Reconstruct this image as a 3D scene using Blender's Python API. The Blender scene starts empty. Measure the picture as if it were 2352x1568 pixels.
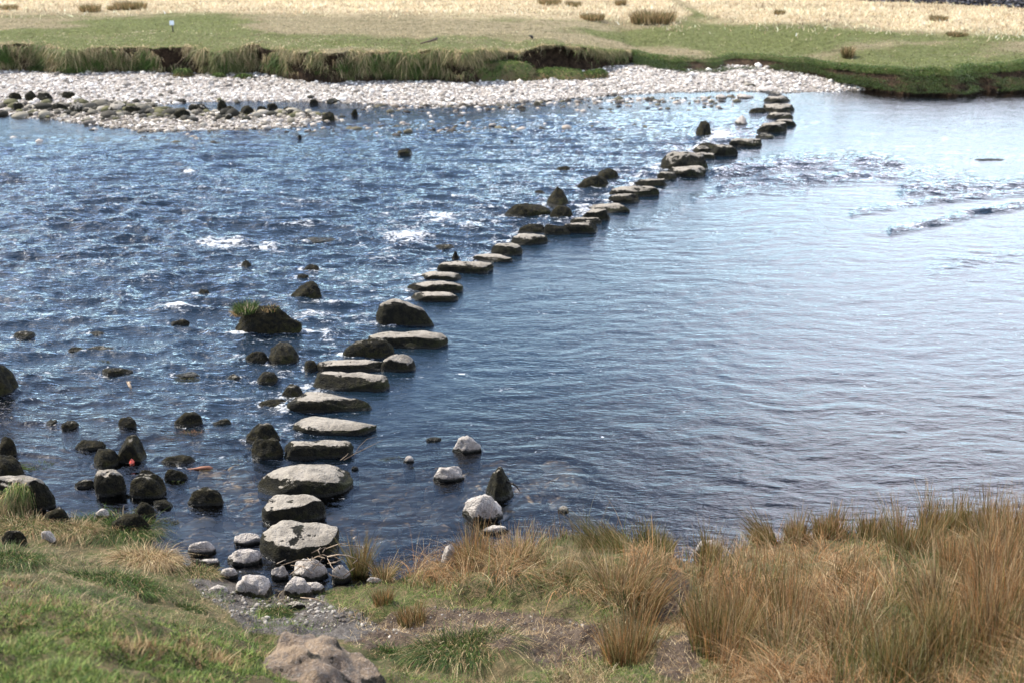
import bpy, math, random
import numpy as np
from mathutils import Vector

# ------------------------------------------------------------------ camera, sky, sun, exposure
random.seed(7)
rng = np.random.default_rng(11)
SC = bpy.context.scene
COL = SC.collection
PITCH = math.radians(22.5)
CAM_H = 5.5
FPX = 2522.0            # focal length in photo pixels (photo taken as 2352 x 1568)

cd = bpy.data.cameras.new("camera")
cd.sensor_width = 36.0
cd.lens = 36.0 * FPX / 2352.0
cd.clip_start = 0.1
cd.clip_end = 3000
cd.dof.use_dof = True
cd.dof.focus_distance = 10.5
cd.dof.aperture_fstop = 1.8
cam = bpy.data.objects.new("camera", cd)
cam.location = (0, 0, CAM_H)
cam.rotation_euler = (math.pi / 2 - PITCH, 0, 0)
COL.objects.link(cam)
SC.camera = cam

SUN_EL = math.radians(47)
SUN_AZ = math.radians(-68)      # measured from +Y towards +X: the sun stands beyond the river, to the left
W = bpy.data.worlds.new("World")
SC.world = W
W.use_nodes = True
wn, wl = W.node_tree.nodes, W.node_tree.links
wn.clear()
wo = wn.new("ShaderNodeOutputWorld")
bg = wn.new("ShaderNodeBackground")
bg.inputs["Strength"].default_value = 0.12
sky = wn.new("ShaderNodeTexSky")
sky.sky_type = 'NISHITA'
sky.sun_disc = False
sky.sun_elevation = SUN_EL
sky.sun_rotation = SUN_AZ
sky.air_density = 1.0
sky.dust_density = 1.0
sky.ozone_density = 2.6
tc = wn.new("ShaderNodeTexCoord")
mp = wn.new("ShaderNodeMapping")
mp.inputs["Scale"].default_value = (1.6, 1.6, 4.5)
wl.new(tc.outputs["Generated"], mp.inputs[0])
nz = wn.new("ShaderNodeTexNoise")
nz.inputs["Scale"].default_value = 1.9
nz.inputs["Detail"].default_value = 5
nz.inputs["Roughness"].default_value = 0.55
wl.new(mp.outputs[0], nz.inputs["Vector"])
# a bank of cloud high up on the right, thin streaks elsewhere
dot = wn.new("ShaderNodeVectorMath"); dot.operation = 'DOT_PRODUCT'
_az, _el = math.radians(90), 0.0
dot.inputs[1].default_value = (math.sin(_az) * math.cos(_el), math.cos(_az) * math.cos(_el), math.sin(_el))
wl.new(tc.outputs["Generated"], dot.inputs[0])
mr = wn.new("ShaderNodeMapRange")
mr.inputs["From Min"].default_value = -0.14
mr.inputs["From Max"].default_value = 0.22
mr.inputs["To Min"].default_value = -0.06
mr.inputs["To Max"].default_value = 0.22
wl.new(dot.outputs["Value"], mr.inputs["Value"])
ad = wn.new("ShaderNodeMath"); ad.operation = 'ADD'
wl.new(nz.outputs[0], ad.inputs[0]); wl.new(mr.outputs[0], ad.inputs[1])
cr = wn.new("ShaderNodeMapRange"); cr.interpolation_type = 'SMOOTHSTEP'
cr.inputs["From Min"].default_value = 0.53
cr.inputs["From Max"].default_value = 0.72
wl.new(ad.outputs[0], cr.inputs["Value"])
mixc = wn.new("ShaderNodeMix"); mixc.data_type = 'RGBA'
mixc.inputs["B"].default_value = (13.2, 13.3, 15.6, 1)
hc = wn.new("ShaderNodeMapRange"); hc.interpolation_type = 'SMOOTHSTEP'   # the cloud ends high up
hc.inputs["From Min"].default_value = 0.74; hc.inputs["From Max"].default_value = 0.56
sx0 = wn.new("ShaderNodeSeparateXYZ"); wl.new(tc.outputs["Generated"], sx0.inputs[0]); wl.new(sx0.outputs[2], hc.inputs["Value"])
hcm = wn.new("ShaderNodeMath"); hcm.operation = 'MULTIPLY'; wl.new(cr.outputs[0], hcm.inputs[0]); wl.new(hc.outputs[0], hcm.inputs[1])
wl.new(hcm.outputs[0], mixc.inputs["Factor"])
wl.new(sky.outputs[0], mixc.inputs["A"])
sxyz = wn.new("ShaderNodeSeparateXYZ"); wl.new(tc.outputs["Generated"], sxyz.inputs[0])
hz = wn.new("ShaderNodeMapRange"); hz.interpolation_type = 'SMOOTHSTEP'
hz.inputs["From Min"].default_value = 0.05; hz.inputs["From Max"].default_value = 0.34
hz.inputs["To Min"].default_value = 0.92; hz.inputs["To Max"].default_value = 0.0
wl.new(sxyz.outputs[2], hz.inputs["Value"])
mixh = wn.new("ShaderNodeMix"); mixh.data_type = 'RGBA'       # pale veil of thin cloud towards the horizon
mixh.inputs["B"].default_value = (8.6, 13.6, 15.6, 1)
hr = wn.new("ShaderNodeMapRange"); hr.interpolation_type = 'SMOOTHSTEP'
hr.inputs["From Min"].default_value = -0.25; hr.inputs["From Max"].default_value = 0.30
hr.inputs["To Min"].default_value = 0.30; hr.inputs["To Max"].default_value = 1.0
wl.new(dot.outputs["Value"], hr.inputs["Value"])
hm = wn.new("ShaderNodeMath"); hm.operation = 'MULTIPLY'; wl.new(hz.outputs[0], hm.inputs[0]); wl.new(hr.outputs[0], hm.inputs[1])
wl.new(hm.outputs[0], mixh.inputs["Factor"]); wl.new(mixc.outputs["Result"], mixh.inputs["A"])
wl.new(mixh.outputs["Result"], bg.inputs["Color"])
wl.new(bg.outputs[0], wo.inputs[0])

sl = bpy.data.lights.new("sun", 'SUN')
sl.energy = 5.0
sl.angle = math.radians(0.5)
sl.color = (1.0, 0.935, 0.83)
sun = bpy.data.objects.new("sun", sl)
sd = Vector((math.sin(SUN_AZ) * math.cos(SUN_EL), math.cos(SUN_AZ) * math.cos(SUN_EL), math.sin(SUN_EL)))
sun.rotation_euler = (-sd).to_track_quat('-Z', 'Y').to_euler()
sun.location = (-20, 40, 40)
COL.objects.link(sun)

SC.view_settings.view_transform = 'Standard'
SC.view_settings.look = 'None'
SC.view_settings.exposure = 0.92
SC.view_settings.gamma = 1.0
SC.cycles.use_denoising = True
SC.cycles.max_bounces = 5
SC.cycles.transparent_max_bounces = 6
SC.cycles.sample_clamp_indirect = 4.0
SC.cycles.sample_clamp_direct = 5.0
SC.cycles.caustics_reflective = False
SC.cycles.caustics_refractive = False

# ------------------------------------------------------------------ geometry helpers
CP, SP = math.cos(PITCH), math.sin(PITCH)

def ray(u, v, z=0.0):
    """world point where the line of sight through photo pixel (u, v) meets height z"""
    u = np.asarray(u, float); v = np.asarray(v, float)
    x = (u - 1176.0) / FPX
    k = (v - 784.0) / FPX
    dy = CP - k * SP
    dz = -SP - k * CP
    t = (z - CAM_H) / dz
    return x * t, dy * t

def proj(x, y, z):
    x = np.asarray(x, float); y = np.asarray(y, float); z = np.asarray(z, float) - CAM_H
    dep = y * CP - z * SP
    h = y * SP + z * CP
    dep = np.maximum(dep, 1e-3)
    return 1176.0 + FPX * x / dep, 784.0 - FPX * h / dep

def _hash(ix, iy, iz, seed):
    h = (ix.astype(np.int64) * 374761393 + iy.astype(np.int64) * 668265263 + iz.astype(np.int64) * 2147483647 + seed * 1274126177) & 0xFFFFFFFF
    h = ((h ^ (h >> 13)) * 1274126177) & 0xFFFFFFFF
    h = ((h ^ (h >> 16)) * 2246822519) & 0xFFFFFFFF
    return ((h ^ (h >> 15)) & 0xFFFFFF) / float(0xFFFFFF) * 2 - 1

def vn3(x, y, z, seed=0):
    fx, fy, fz = np.floor(x), np.floor(y), np.floor(z)
    tx, ty, tz = x - fx, y - fy, z - fz
    tx = tx * tx * (3 - 2 * tx); ty = ty * ty * (3 - 2 * ty); tz = tz * tz * (3 - 2 * tz)
    r = 0
    for a in (0, 1):
        wx = tx if a else 1 - tx
        for b in (0, 1):
            wy = ty if b else 1 - ty
            for c in (0, 1):
                wz = tz if c else 1 - tz
                r = r + wx * wy * wz * _hash(fx + a, fy + b, fz + c, seed)
    return r

def vn2(x, y, seed=0):
    fx, fy = np.floor(x), np.floor(y)
    tx, ty = x - fx, y - fy
    tx = tx * tx * tx * (tx * (tx * 6 - 15) + 10); ty = ty * ty * ty * (ty * (ty * 6 - 15) + 10)
    zz = np.zeros_like(fx)
    a = _hash(fx, fy, zz, seed); b = _hash(fx + 1, fy, zz, seed)
    c = _hash(fx, fy + 1, zz, seed); d = _hash(fx + 1, fy + 1, zz, seed)
    return (a * (1 - tx) + b * tx) * (1 - ty) + (c * (1 - tx) + d * tx) * ty

def fbm2(x, y, seed=0, oct=4, gain=0.5, lac=2.03):
    r, a, f, n = 0, 1.0, 1.0, 0.0
    for i in range(oct):
        c, s = math.cos(i * 1.1), math.sin(i * 1.1)
        r = r + a * vn2((x * c - y * s) * f + i * 17.3, (x * s + y * c) * f - i * 9.1, seed + i * 13)
        n += a; a *= gain; f *= lac
    return r / n

def fbm3(x, y, z, seed=0, oct=4, gain=0.5):
    r, a, f, n = 0, 1.0, 1.0, 0.0
    for i in range(oct):
        r = r + a * vn3(x * f + i * 7.7, y * f - i * 3.1, z * f + i * 5.3, seed + i * 13)
        n += a; a *= gain; f *= 2.07
    return r / n

def smooth(a, b, x):
    t = np.clip((x - a) / (b - a), 0, 1)
    return t * t * (3 - 2 * t)

def in_poly(u, v, poly):
    u = np.asarray(u, float); v = np.asarray(v, float)
    r = np.zeros(u.shape, bool)
    n = len(poly)
    for i in range(n):
        x1, y1 = poly[i]; x2, y2 = poly[(i + 1) % n]
        if y1 == y2: continue
        c = ((y1 > v) != (y2 > v)) & (u < (x2 - x1) * (v - y1) / (y2 - y1) + x1)
        r ^= c
    return r

def seg_dist(u, v, pts, closed=False):
    d = np.full(np.shape(u), 1e9)
    n = len(pts)
    for i in range(n if closed else n - 1):
        ax, ay = pts[i]; bx, by = pts[(i + 1) % n]
        ex, ey = bx - ax, by - ay
        t = np.clip(((u - ax) * ex + (v - ay) * ey) / (ex * ex + ey * ey + 1e-12), 0, 1)
        d = np.minimum(d, np.hypot(u - ax - t * ex, v - ay - t * ey))
    return d

def make_mesh(name, verts, faces, attrs=None, smooth_shade=True):
    """verts (N,3), faces (M,k) -> mesh; attrs: {name: (N,) or (N,3)}"""
    me = bpy.data.meshes.new(name)
    verts = np.ascontiguousarray(verts, np.float32)
    faces = np.ascontiguousarray(faces, np.int32)
    nf, k = faces.shape
    me.vertices.add(len(verts)); me.vertices.foreach_set("co", verts.ravel())
    me.loops.add(nf * k); me.loops.foreach_set("vertex_index", faces.ravel())
    me.polygons.add(nf)
    me.polygons.foreach_set("loop_start", np.arange(0, nf * k, k, dtype=np.int32))
    me.polygons.foreach_set("loop_total", np.full(nf, k, np.int32))
    me.update(calc_edges=True)
    if smooth_shade:
        me.polygons.foreach_set("use_smooth", np.ones(nf, bool))
    for an, av in (attrs or {}).items():
        av = np.asarray(av, np.float32)
        if av.ndim == 1:
            a = me.attributes.new(an, 'FLOAT', 'POINT'); a.data.foreach_set("value", av)
        else:
            a = me.attributes.new(an, 'FLOAT_COLOR', 'POINT')
            a.data.foreach_set("color", np.concatenate([av, np.ones((len(av), 1), np.float32)], 1).ravel())
    return me

def link(name, me, mat, parent=None, label=None, cat=None, group=None, kind=None, loc=None):
    o = bpy.data.objects.new(name, me)
    COL.objects.link(o)
    if me is not None and mat is not None:
        me.materials.append(mat)
    if parent is not None: o.parent = parent
    if loc is not None: o.location = loc
    if label: o["label"] = label
    if cat: o["category"] = cat
    if group: o["group"] = group
    if kind: o["kind"] = kind
    return o

def grid_faces(nr, nc, wrap=False):
    r = np.arange(nr - 1)[:, None]; c = np.arange(nc if wrap else nc - 1)[None, :]
    c2 = (c + 1) % nc
    return np.stack([r * nc + c, r * nc + c2, (r + 1) * nc + c2, (r + 1) * nc + c], -1).reshape(-1, 4)

# ------------------------------------------------------------------ materials
class NT:
    def __init__(self, name):
        self.m = bpy.data.materials.new(name); self.m.use_nodes = True
        self.t = self.m.node_tree; self.t.nodes.clear()
        self.out = self.t.nodes.new("ShaderNodeOutputMaterial")
    def n(self, typ, **kw):
        nd = self.t.nodes.new(typ)
        for k, v in kw.items(): setattr(nd, k, v)
        return nd
    def l(self, a, b): self.t.links.new(a, b)
    def attr(self, name, out="Fac"):
        a = self.n("ShaderNodeAttribute"); a.attribute_name = name
        return a.outputs[out]
    def pos(self):
        return self.n("ShaderNodeNewGeometry").outputs["Position"]
    def noise(self, scale, detail=4, rough=0.55, vec=None, vscale=None, dist=0.0):
        nd = self.n("ShaderNodeTexNoise")
        nd.inputs["Scale"].default_value = scale; nd.inputs["Detail"].default_value = detail
        nd.inputs["Roughness"].default_value = rough; nd.inputs["Distortion"].default_value = dist
        v = vec if vec is not None else self.pos()
        if vscale:
            mp_ = self.n("ShaderNodeMapping"); mp_.inputs["Scale"].default_value = vscale
            self.l(v, mp_.inputs[0]); v = mp_.outputs[0]
        self.l(v, nd.inputs["Vector"])
        return nd.outputs[0]
    def math(self, op, a, b=None, c=None):
        nd = self.n("ShaderNodeMath", operation=op)
        for i, x in enumerate((a, b, c)):
            if x is None: continue
            if isinstance(x, (int, float)): nd.inputs[i].default_value = x
            else: self.l(x, nd.inputs[i])
        return nd.outputs[0]
    def rng(self, val, a, b, c=0.0, d=1.0, smooth=True):
        nd = self.n("ShaderNodeMapRange")
        if smooth: nd.interpolation_type = 'SMOOTHSTEP'
        nd.inputs["From Min"].default_value = a; nd.inputs["From Max"].default_value = b
        nd.inputs["To Min"].default_value = c; nd.inputs["To Max"].default_value = d
        self.l(val, nd.inputs["Value"])
        return nd.outputs[0]
    def mix(self, f, a, b, blend='MIX'):
        nd = self.n("ShaderNodeMix", data_type='RGBA'); nd.blend_type = blend
        if isinstance(f, (int, float)): nd.inputs["Factor"].default_value = f
        else: self.l(f, nd.inputs["Factor"])
        for s, x in (("A", a), ("B", b)):
            if isinstance(x, tuple): nd.inputs[s].default_value = (*x, 1) if len(x) == 3 else x
            else: self.l(x, nd.inputs[s])
        return nd.outputs["Result"]
    def bump(self, h, strength=0.5, dist=0.02, normal=None):
        nd = self.n("ShaderNodeBump"); nd.inputs["Strength"].default_value = strength
        nd.inputs["Distance"].default_value = dist
        self.l(h, nd.inputs["Height"])
        if normal is not None: self.l(normal, nd.inputs["Normal"])
        return nd.outputs[0]
    def principled(self, color, rough=0.8, normal=None, spec=0.3):
        b = self.n("ShaderNodeBsdfPrincipled")
        if isinstance(color, tuple): b.inputs["Base Color"].default_value = (*color, 1)
        else: self.l(color, b.inputs["Base Color"])
        if isinstance(rough, (int, float)): b.inputs["Roughness"].default_value = rough
        else: self.l(rough, b.inputs["Roughness"])
        b.inputs["Specular IOR Level"].default_value = spec
        if normal is not None: self.l(normal, b.inputs["Normal"])
        return b.outputs[0]
    def done(self, sh):
        self.l(sh, self.out.inputs["Surface"]); return self.m

def mat_rock(name, pale_a, pale_b, moss_a, moss_b, mosty=(0.06, 0.07, 0.015)):
    t = NT(name)
    oc = t.n("ShaderNodeTexCoord").outputs["Object"]
    n1 = t.noise(3.5, 5, 0.6, oc); n2 = t.noise(14, 5, 0.65, oc); n3 = t.noise(60, 3, 0.6, oc)
    pale = t.mix(t.rng(n1, 0.38, 0.62), pale_a, pale_b)
    pale = t.mix(t.rng(n2, 0.55, 0.70, 0, 0.75), pale, (0.10, 0.09, 0.08))
    pale = t.mix(t.rng(n3, 0.50, 0.75, 0, 0.35), pale, (0.50, 0.46, 0.41))
    moss = t.mix(t.rng(n2, 0.40, 0.62), moss_a, moss_b)
    moss = t.mix(t.rng(n1, 0.54, 0.70, 0, 0.8), moss, mosty)
    moss = t.mix(t.rng(n3, 0.55, 0.8, 0, 0.3), moss, (0.11, 0.095, 0.06))
    e = t.math('ADD', t.attr("bare"), t.math('MULTIPLY', t.math('SUBTRACT', n2, 0.5), 2.3))
    e = t.math('ADD', e, t.math('MULTIPLY', t.math('SUBTRACT', n3, 0.5), 0.5))
    e = t.math('ADD', e, t.math('MULTIPLY', t.math('SUBTRACT', n1, 0.5), 1.3))
    f = t.rng(e, -0.08, 0.12)
    col = t.mix(f, moss, pale)
    sx = t.n("ShaderNodeSeparateXYZ"); t.l(t.pos(), sx.inputs[0])
    wet = t.math('MULTIPLY', t.rng(sx.outputs[2], 0.015, 0.05, 1, 0), t.attr("wet"))
    col = t.mix(wet, col, (0.012, 0.012, 0.009))
    rough = t.math('SUBTRACT', 0.9, t.math('MULTIPLY', wet, 0.55))
    h = t.math('ADD', t.math('MULTIPLY', n2, 0.7), t.math('MULTIPLY', n3, 0.35))
    nrm = t.bump(h, 1.0, 0.07)
    return t.done(t.principled(col, rough, nrm, 0.25))

M_STEP = mat_rock("weathered_limestone", (0.34, 0.305, 0.255), (0.19, 0.17, 0.14), (0.005, 0.005, 0.003), (0.019, 0.017, 0.008), (0.022, 0.024, 0.007))
M_MOSS = mat_rock("mossy_rock", (0.20, 0.185, 0.15), (0.11, 0.10, 0.08), (0.004, 0.004, 0.002), (0.025, 0.021, 0.008), (0.032, 0.034, 0.008))
M_PALE = mat_rock("pale_rock", (0.46, 0.42, 0.38), (0.32, 0.285, 0.255), (0.02, 0.018, 0.012), (0.07, 0.06, 0.04))
M_FORE = mat_rock("brown_lichen_rock", (0.25, 0.185, 0.125), (0.13, 0.10, 0.08), (0.035, 0.03, 0.022), (0.10, 0.08, 0.055))

def mat_attr(name, rough=0.75, spec=0.15, translucent=0.0):
    t = NT(name)
    c = t.attr("col", "Color")
    sh = t.principled(c, rough, None, spec)
    if translucent > 0:
        tr = t.n("ShaderNodeBsdfTranslucent"); t.l(c, tr.inputs[0])
        mx = t.n("ShaderNodeMixShader"); mx.inputs[0].default_value = translucent
        t.l(sh, mx.inputs[1]); t.l(tr.outputs[0], mx.inputs[2]); sh = mx.outputs[0]
    return t.done(sh)

M_BLADE = mat_attr("grass_blades", 0.6, 0.25, 0.35)
M_PEB = mat_attr("pebbles", 0.8, 0.2)

def simple_mat(name, c, rough=0.7, c2=None, sc=8.0, bump=0.3, spec=0.3):
    t = NT(name)
    n1 = t.noise(sc, 5, 0.6)
    col = t.mix(t.rng(n1, 0.35, 0.65), c, c2 or tuple(x * 0.6 for x in c))
    return t.done(t.principled(col, rough, t.bump(n1, bump, 0.02), spec))

M_WOOD = simple_mat("driftwood", (0.42, 0.33, 0.24), 0.8, (0.22, 0.16, 0.11), 20)
M_WOODR = simple_mat("wet_red_wood", (0.30, 0.13, 0.08), 0.6, (0.20, 0.09, 0.055), 20)
M_BARK = simple_mat("dead_twig_bark", (0.16, 0.12, 0.085), 0.85, (0.07, 0.05, 0.035), 30)
M_WHITE = simple_mat("white_paint", (0.8, 0.8, 0.8), 0.5, (0.74, 0.76, 0.78), 3, 0.05)
M_POST = simple_mat("dark_post_wood", (0.06, 0.05, 0.04), 0.8, (0.04, 0.035, 0.03), 20)
M_BLACK = simple_mat("black_feathers", (0.008, 0.008, 0.01), 0.5, (0.015, 0.015, 0.02), 20)
M_REDBALL = simple_mat("faded_red_rubber", (0.75, 0.14, 0.10), 0.45, (0.65, 0.12, 0.09), 10, 0.05)
# ------------------------------------------------------------------ plants
def blades(base, h, lean, droop, width, col, nseg=3, tipw=0.12, seed=0, tipcol=None):
    """base (N,3), h (N,), lean (N,2) metres at the tip, droop (N,) metres the tip falls back"""
    r = np.random.default_rng(seed + 5)
    n = len(base)
    ts = np.linspace(0, 1, nseg + 1)
    ang = r.uniform(0, math.pi, n)
    wx, wy = np.cos(ang), np.sin(ang) * 0.5
    V = np.zeros((n, nseg + 1, 2, 3), np.float32)
    C = np.zeros((n, nseg + 1, 2, 3), np.float32)
    for i, t in enumerate(ts):
        cx = base[:, 0] + lean[:, 0] * t ** 1.7
        cy = base[:, 1] + lean[:, 1] * t ** 1.7
        cz = base[:, 2] + h * t - droop * t ** 2.6
        w = width * (1 - (1 - tipw) * t ** 1.3) * 0.5
        for s, sg in enumerate((-1, 1)):
            V[:, i, s, 0] = cx + wx * w * sg
            V[:, i, s, 1] = cy + wy * w * sg
            V[:, i, s, 2] = cz
            if tipcol is None:
                C[:, i, s] = col
            else:
                C[:, i, s] = col * (1 - t) + tipcol * t
    F = []
    k = (nseg + 1) * 2
    b0 = np.arange(n) * k
    for i in range(nseg):
        a = b0 + i * 2
        F.append(np.stack([a, a + 1, a + 3, a + 2], 1))
    return V.reshape(-1, 3), np.concatenate(F), C.reshape(-1, 3)

def join(parts):
    off = 0; V = []; F = []; C = []
    for v, f, c in parts:
        V.append(v); F.append(f + off); C.append(c); off += len(v)
    return np.concatenate(V), np.concatenate(F), np.concatenate(C)

def pick(cols, n, jit=0.25, r=rng):
    jit = jit * 1.35
    cols = np.array(cols)
    c = cols[r.integers(0, len(cols), n)]
    return np.clip(c * (1 + r.normal(0, jit, (n, 1))), 0.005, 0.9)

TAN = [(0.36, 0.25, 0.13), (0.44, 0.33, 0.18), (0.27, 0.17, 0.085), (0.18, 0.11, 0.055)]
STRAW = [(0.55, 0.44, 0.27), (0.48, 0.37, 0.21)]
RUSSET = [(0.34, 0.16, 0.06), (0.42, 0.23, 0.10), (0.19, 0.11, 0.05), (0.06, 0.04, 0.022), (0.46, 0.33, 0.18)]
GREEN = [(0.07, 0.12, 0.025), (0.10, 0.16, 0.035), (0.05, 0.09, 0.02)]
DKGREEN = [(0.035, 0.06, 0.015), (0.05, 0.085, 0.02), (0.03, 0.045, 0.015)]
LAWN = [(0.18, 0.25, 0.06), (0.25, 0.31, 0.08), (0.29, 0.28, 0.10), (0.11, 0.17, 0.04)]

# ------------------------------------------------------------------ rocks
def rock_mesh(name, w, d, h, box, top, seed, res, plan=None, tilt=(0, 0), below=0.3, kind="step", chis=7, rough=1.0, barelevel=0.0):
    nu = int(res * 1.6); nv = res
    th = np.linspace(0, 2 * math.pi, nu, endpoint=False)
    ph = np.linspace(-math.pi / 2, math.pi / 2, nv)
    T, P = np.meshgrid(th, ph)
    ce, se = np.cos(T), np.sin(T)
    if plan is None:
        e = 2.0 + 3.0 * box
        R = (np.abs(ce) ** e + np.abs(se) ** e) ** (-1 / e)
        R = R * (1 + 0.13 * fbm2(ce * 1.3 + seed * 3.1, se * 1.3 + seed * 1.7, seed, 2))
        rx, ry = w / 2 * R, d / 2 * R
    else:
        R = plan(T); rx = R; ry = R
    tp = 1.0 - 0.80 * top                     # vertical roundness
    cp, sp = np.cos(P), np.sin(P)
    hr = np.abs(cp) ** tp
    zr = np.sign(sp) * np.abs(sp) ** (1.0 - 0.55 * top)
    x = rx * ce * hr; y = ry * se * hr
    # unit space for chiselled faces
    X = np.stack([x / (w / 2), y / (d / 2), zr], -1)
    r = np.random.default_rng(seed)
    for i in range(chis):
        nrm = r.normal(size=3) * (1, 1, 0.8); nrm /= np.linalg.norm(nrm)
        if nrm[2] < -0.2: nrm[2] *= -1
        dd = r.uniform(0.80, 0.98)
        q = X @ nrm - dd
        X = X - np.maximum(q, 0)[..., None] * nrm * 0.85
    s = min(w, d, max(h, .08) * 3)
    f = 1.3
    nse = fbm3(X[..., 0] * f + seed, X[..., 1] * f, X[..., 2] * f, seed, 4)
    n5 = fbm3(X[..., 0] * 3.2 + seed, X[..., 1] * 3.2, X[..., 2] * 2.2, seed + 2, 3)
    X = X * (1 + (0.12 * rough * nse + 0.06 * rough * n5)[..., None])
    for ax in (0, 1):
        lo, hi = X[..., ax].min(), X[..., ax].max(); X[..., ax] = (X[..., ax] - (lo + hi) / 2) * 2 / (hi - lo)
    X[..., 2] = np.where(X[..., 2] > 0, X[..., 2] / X[..., 2].max(), X[..., 2])
    x = X[..., 0] * w / 2; y = X[..., 1] * d / 2
    zu = X[..., 2]
    g = 1.0
    if top <= .05:
        tpr = 1 - .5 * np.clip(zu, 0, 1) ** 1.2; x = x * tpr; y = y * tpr
    fine = fbm3(x * 9, y * 9, zu * h * 9, seed + 5, 3) * 0.02 * rough * min(1, s * 2.5)
    sh = .38 * (1 - top); z = np.where(zu > 0, zu * h * (1 + sh), zu * below) - sh * h + fine + tilt[0] * x + tilt[1] * y
    x = x * (1 + fine * 2); y = y * (1 + fine * 2)
    # surface normals for the mossy / bare mask
    du = np.stack([np.roll(x, -1, 1) - np.roll(x, 1, 1), np.roll(y, -1, 1) - np.roll(y, 1, 1), np.roll(z, -1, 1) - np.roll(z, 1, 1)], -1)
    dv = np.stack([np.gradient(x, axis=0), np.gradient(y, axis=0), np.gradient(z, axis=0)], -1)
    nn = np.cross(du, dv); ln = np.linalg.norm(nn, axis=-1) + 1e-9
    nzv = nn[..., 2] / ln
    zn = z / max(h, 1e-3)
    big = fbm2(x * 2.2 + seed, y * 2.2, seed + 9, 3)
    if kind == "step":
        bare = (nzv - 0.86) * 2.6 + (zn - 0.74) * 1.6 + big * 0.8 + 0.06
    elif kind == "lean":
        bare = (nzv - 0.70) * 2.0 + (zn - 0.45) * 0.8 + big * 0.8 + 0.05
    elif kind == "moss":
        bare = (nzv - 0.9) * 2 + (zn - 0.98) * 1.2 + big * 0.5 - 0.15
    elif kind == "black":
        bare = np.full_like(z, -1.0)
    else:
        bare = (zn - 0.22) * 3.0 + big * 0.3 + 0.15
    bare = np.clip(bare + barelevel, -1, 1)
    V = np.stack([x, y, z], -1).reshape(-1, 3)
    return make_mesh(name, V, grid_faces(nv, nu, True), {"bare": bare.ravel(), "wet": np.ones(bare.size)})

MATS = {"step": M_STEP, "lean": M_STEP, "moss": M_MOSS, "black": M_MOSS, "pale": M_PALE, "fore": M_FORE}
ROCKS = []          # (cx, cy, w, d) of everything standing in the water, for the wakes

def place_rock(spec, name, label, cat, group=None, z0=0.0, poly=None, in_water=True, dr=.36):
    u0, u1, v0, v1, h, kind, box, top = spec[:8]
    tilt = spec[8] if len(spec) > 8 else (0, 0)
    bl = spec[9] if len(spec) > 9 else 0.0
    uc = (u0 + u1) / 2
    _, yf = ray(uc, v1, z0)
    hh = h * (.98 if poly else 1.1 if kind == 'step' else 1.0)
    k = 0.95 - 0.35 * (1 - top)
    for _ in range(40):
        _, yb = ray(uc, v0, z0 + hh * k)
        d = float(yb - yf)
        xl, _ = ray(u0, (v0 + v1) / 2, z0 + hh * 0.4); xr, _ = ray(u1, (v0 + v1) / 2, z0 + hh * 0.4)
        w = float(xr - xl)
        if poly or d > dr * w: break
        hh *= 0.93
    cx, cy = float(xl + xr) / 2, float(yf + yb) / 2
    seed = int(abs(u0 * 13 + v0 * 7 + u1)) % 9973
    px = (u1 - u0)
    res = 14 if px < 35 else 22 if px < 70 else 34 if px < 130 else 56
    plan = None
    if poly:
        vs0 = min(p[1] for p in poly); vs1 = max(p[1] for p in poly)
        P = []
        for (pu, pv) in poly:
            zz = z0 + hh * 0.9 * (1 - (pv - vs0) / (vs1 - vs0))
            a, b = ray(pu, pv, zz); P.append((float(a), float(b)))
        P = np.array(P); c = P.mean(0); cx, cy = c
        Q = P - c
        def plan(T, Q=Q):
            R = np.zeros_like(T)
            n = len(Q)
            dx, dy = np.cos(T), np.sin(T)
            for i in range(n):
                a, b = Q[i], Q[(i + 1) % n]
                e = b - a
                den = dx * e[1] - dy * e[0]
                den = np.where(np.abs(den) < 1e-9, 1e-9, den)
                t = (a[0] * e[1] - a[1] * e[0]) / den
                s = (a[0] * dy - a[1] * dx) / den
                ok = (t > 0) & (s >= -1e-6) & (s <= 1 + 1e-6)
                R = np.where(ok, np.maximum(R, t), R)
            for _ in range(3):
                R = (np.roll(R, 1, 1) + 2 * R + np.roll(R, -1, 1)) / 4
            return R
        w = float(np.ptp(P[:, 0])); d = float(np.ptp(P[:, 1]))
    me = rock_mesh(name, w, d, hh, box, top, seed, res, plan, tilt, kind=kind, barelevel=bl, chis=3 if poly else 9, rough=0.9 if poly else 1.7 if kind == 'pale' else 1.15)
    o = link(name, me, MATS[kind], label=label, cat=cat, group=group, loc=(cx, cy, z0))
    if in_water: ROCKS.append((cx, cy, w, d, hh))
    o["_h"] = hh
    return o, (cx, cy, w, d, hh)

ORD = "first second third fourth fifth sixth seventh eighth ninth tenth eleventh twelfth thirteenth fourteenth fifteenth sixteenth seventeenth eighteenth nineteenth twentieth twenty-first twenty-second twenty-third twenty-fourth twenty-fifth twenty-sixth twenty-seventh twenty-eighth twenty-ninth thirtieth thirty-first thirty-second thirty-third thirty-fourth thirty-fifth thirty-sixth thirty-seventh thirty-eighth thirty-ninth fortieth forty-first forty-second forty-third forty-fourth".split()

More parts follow.
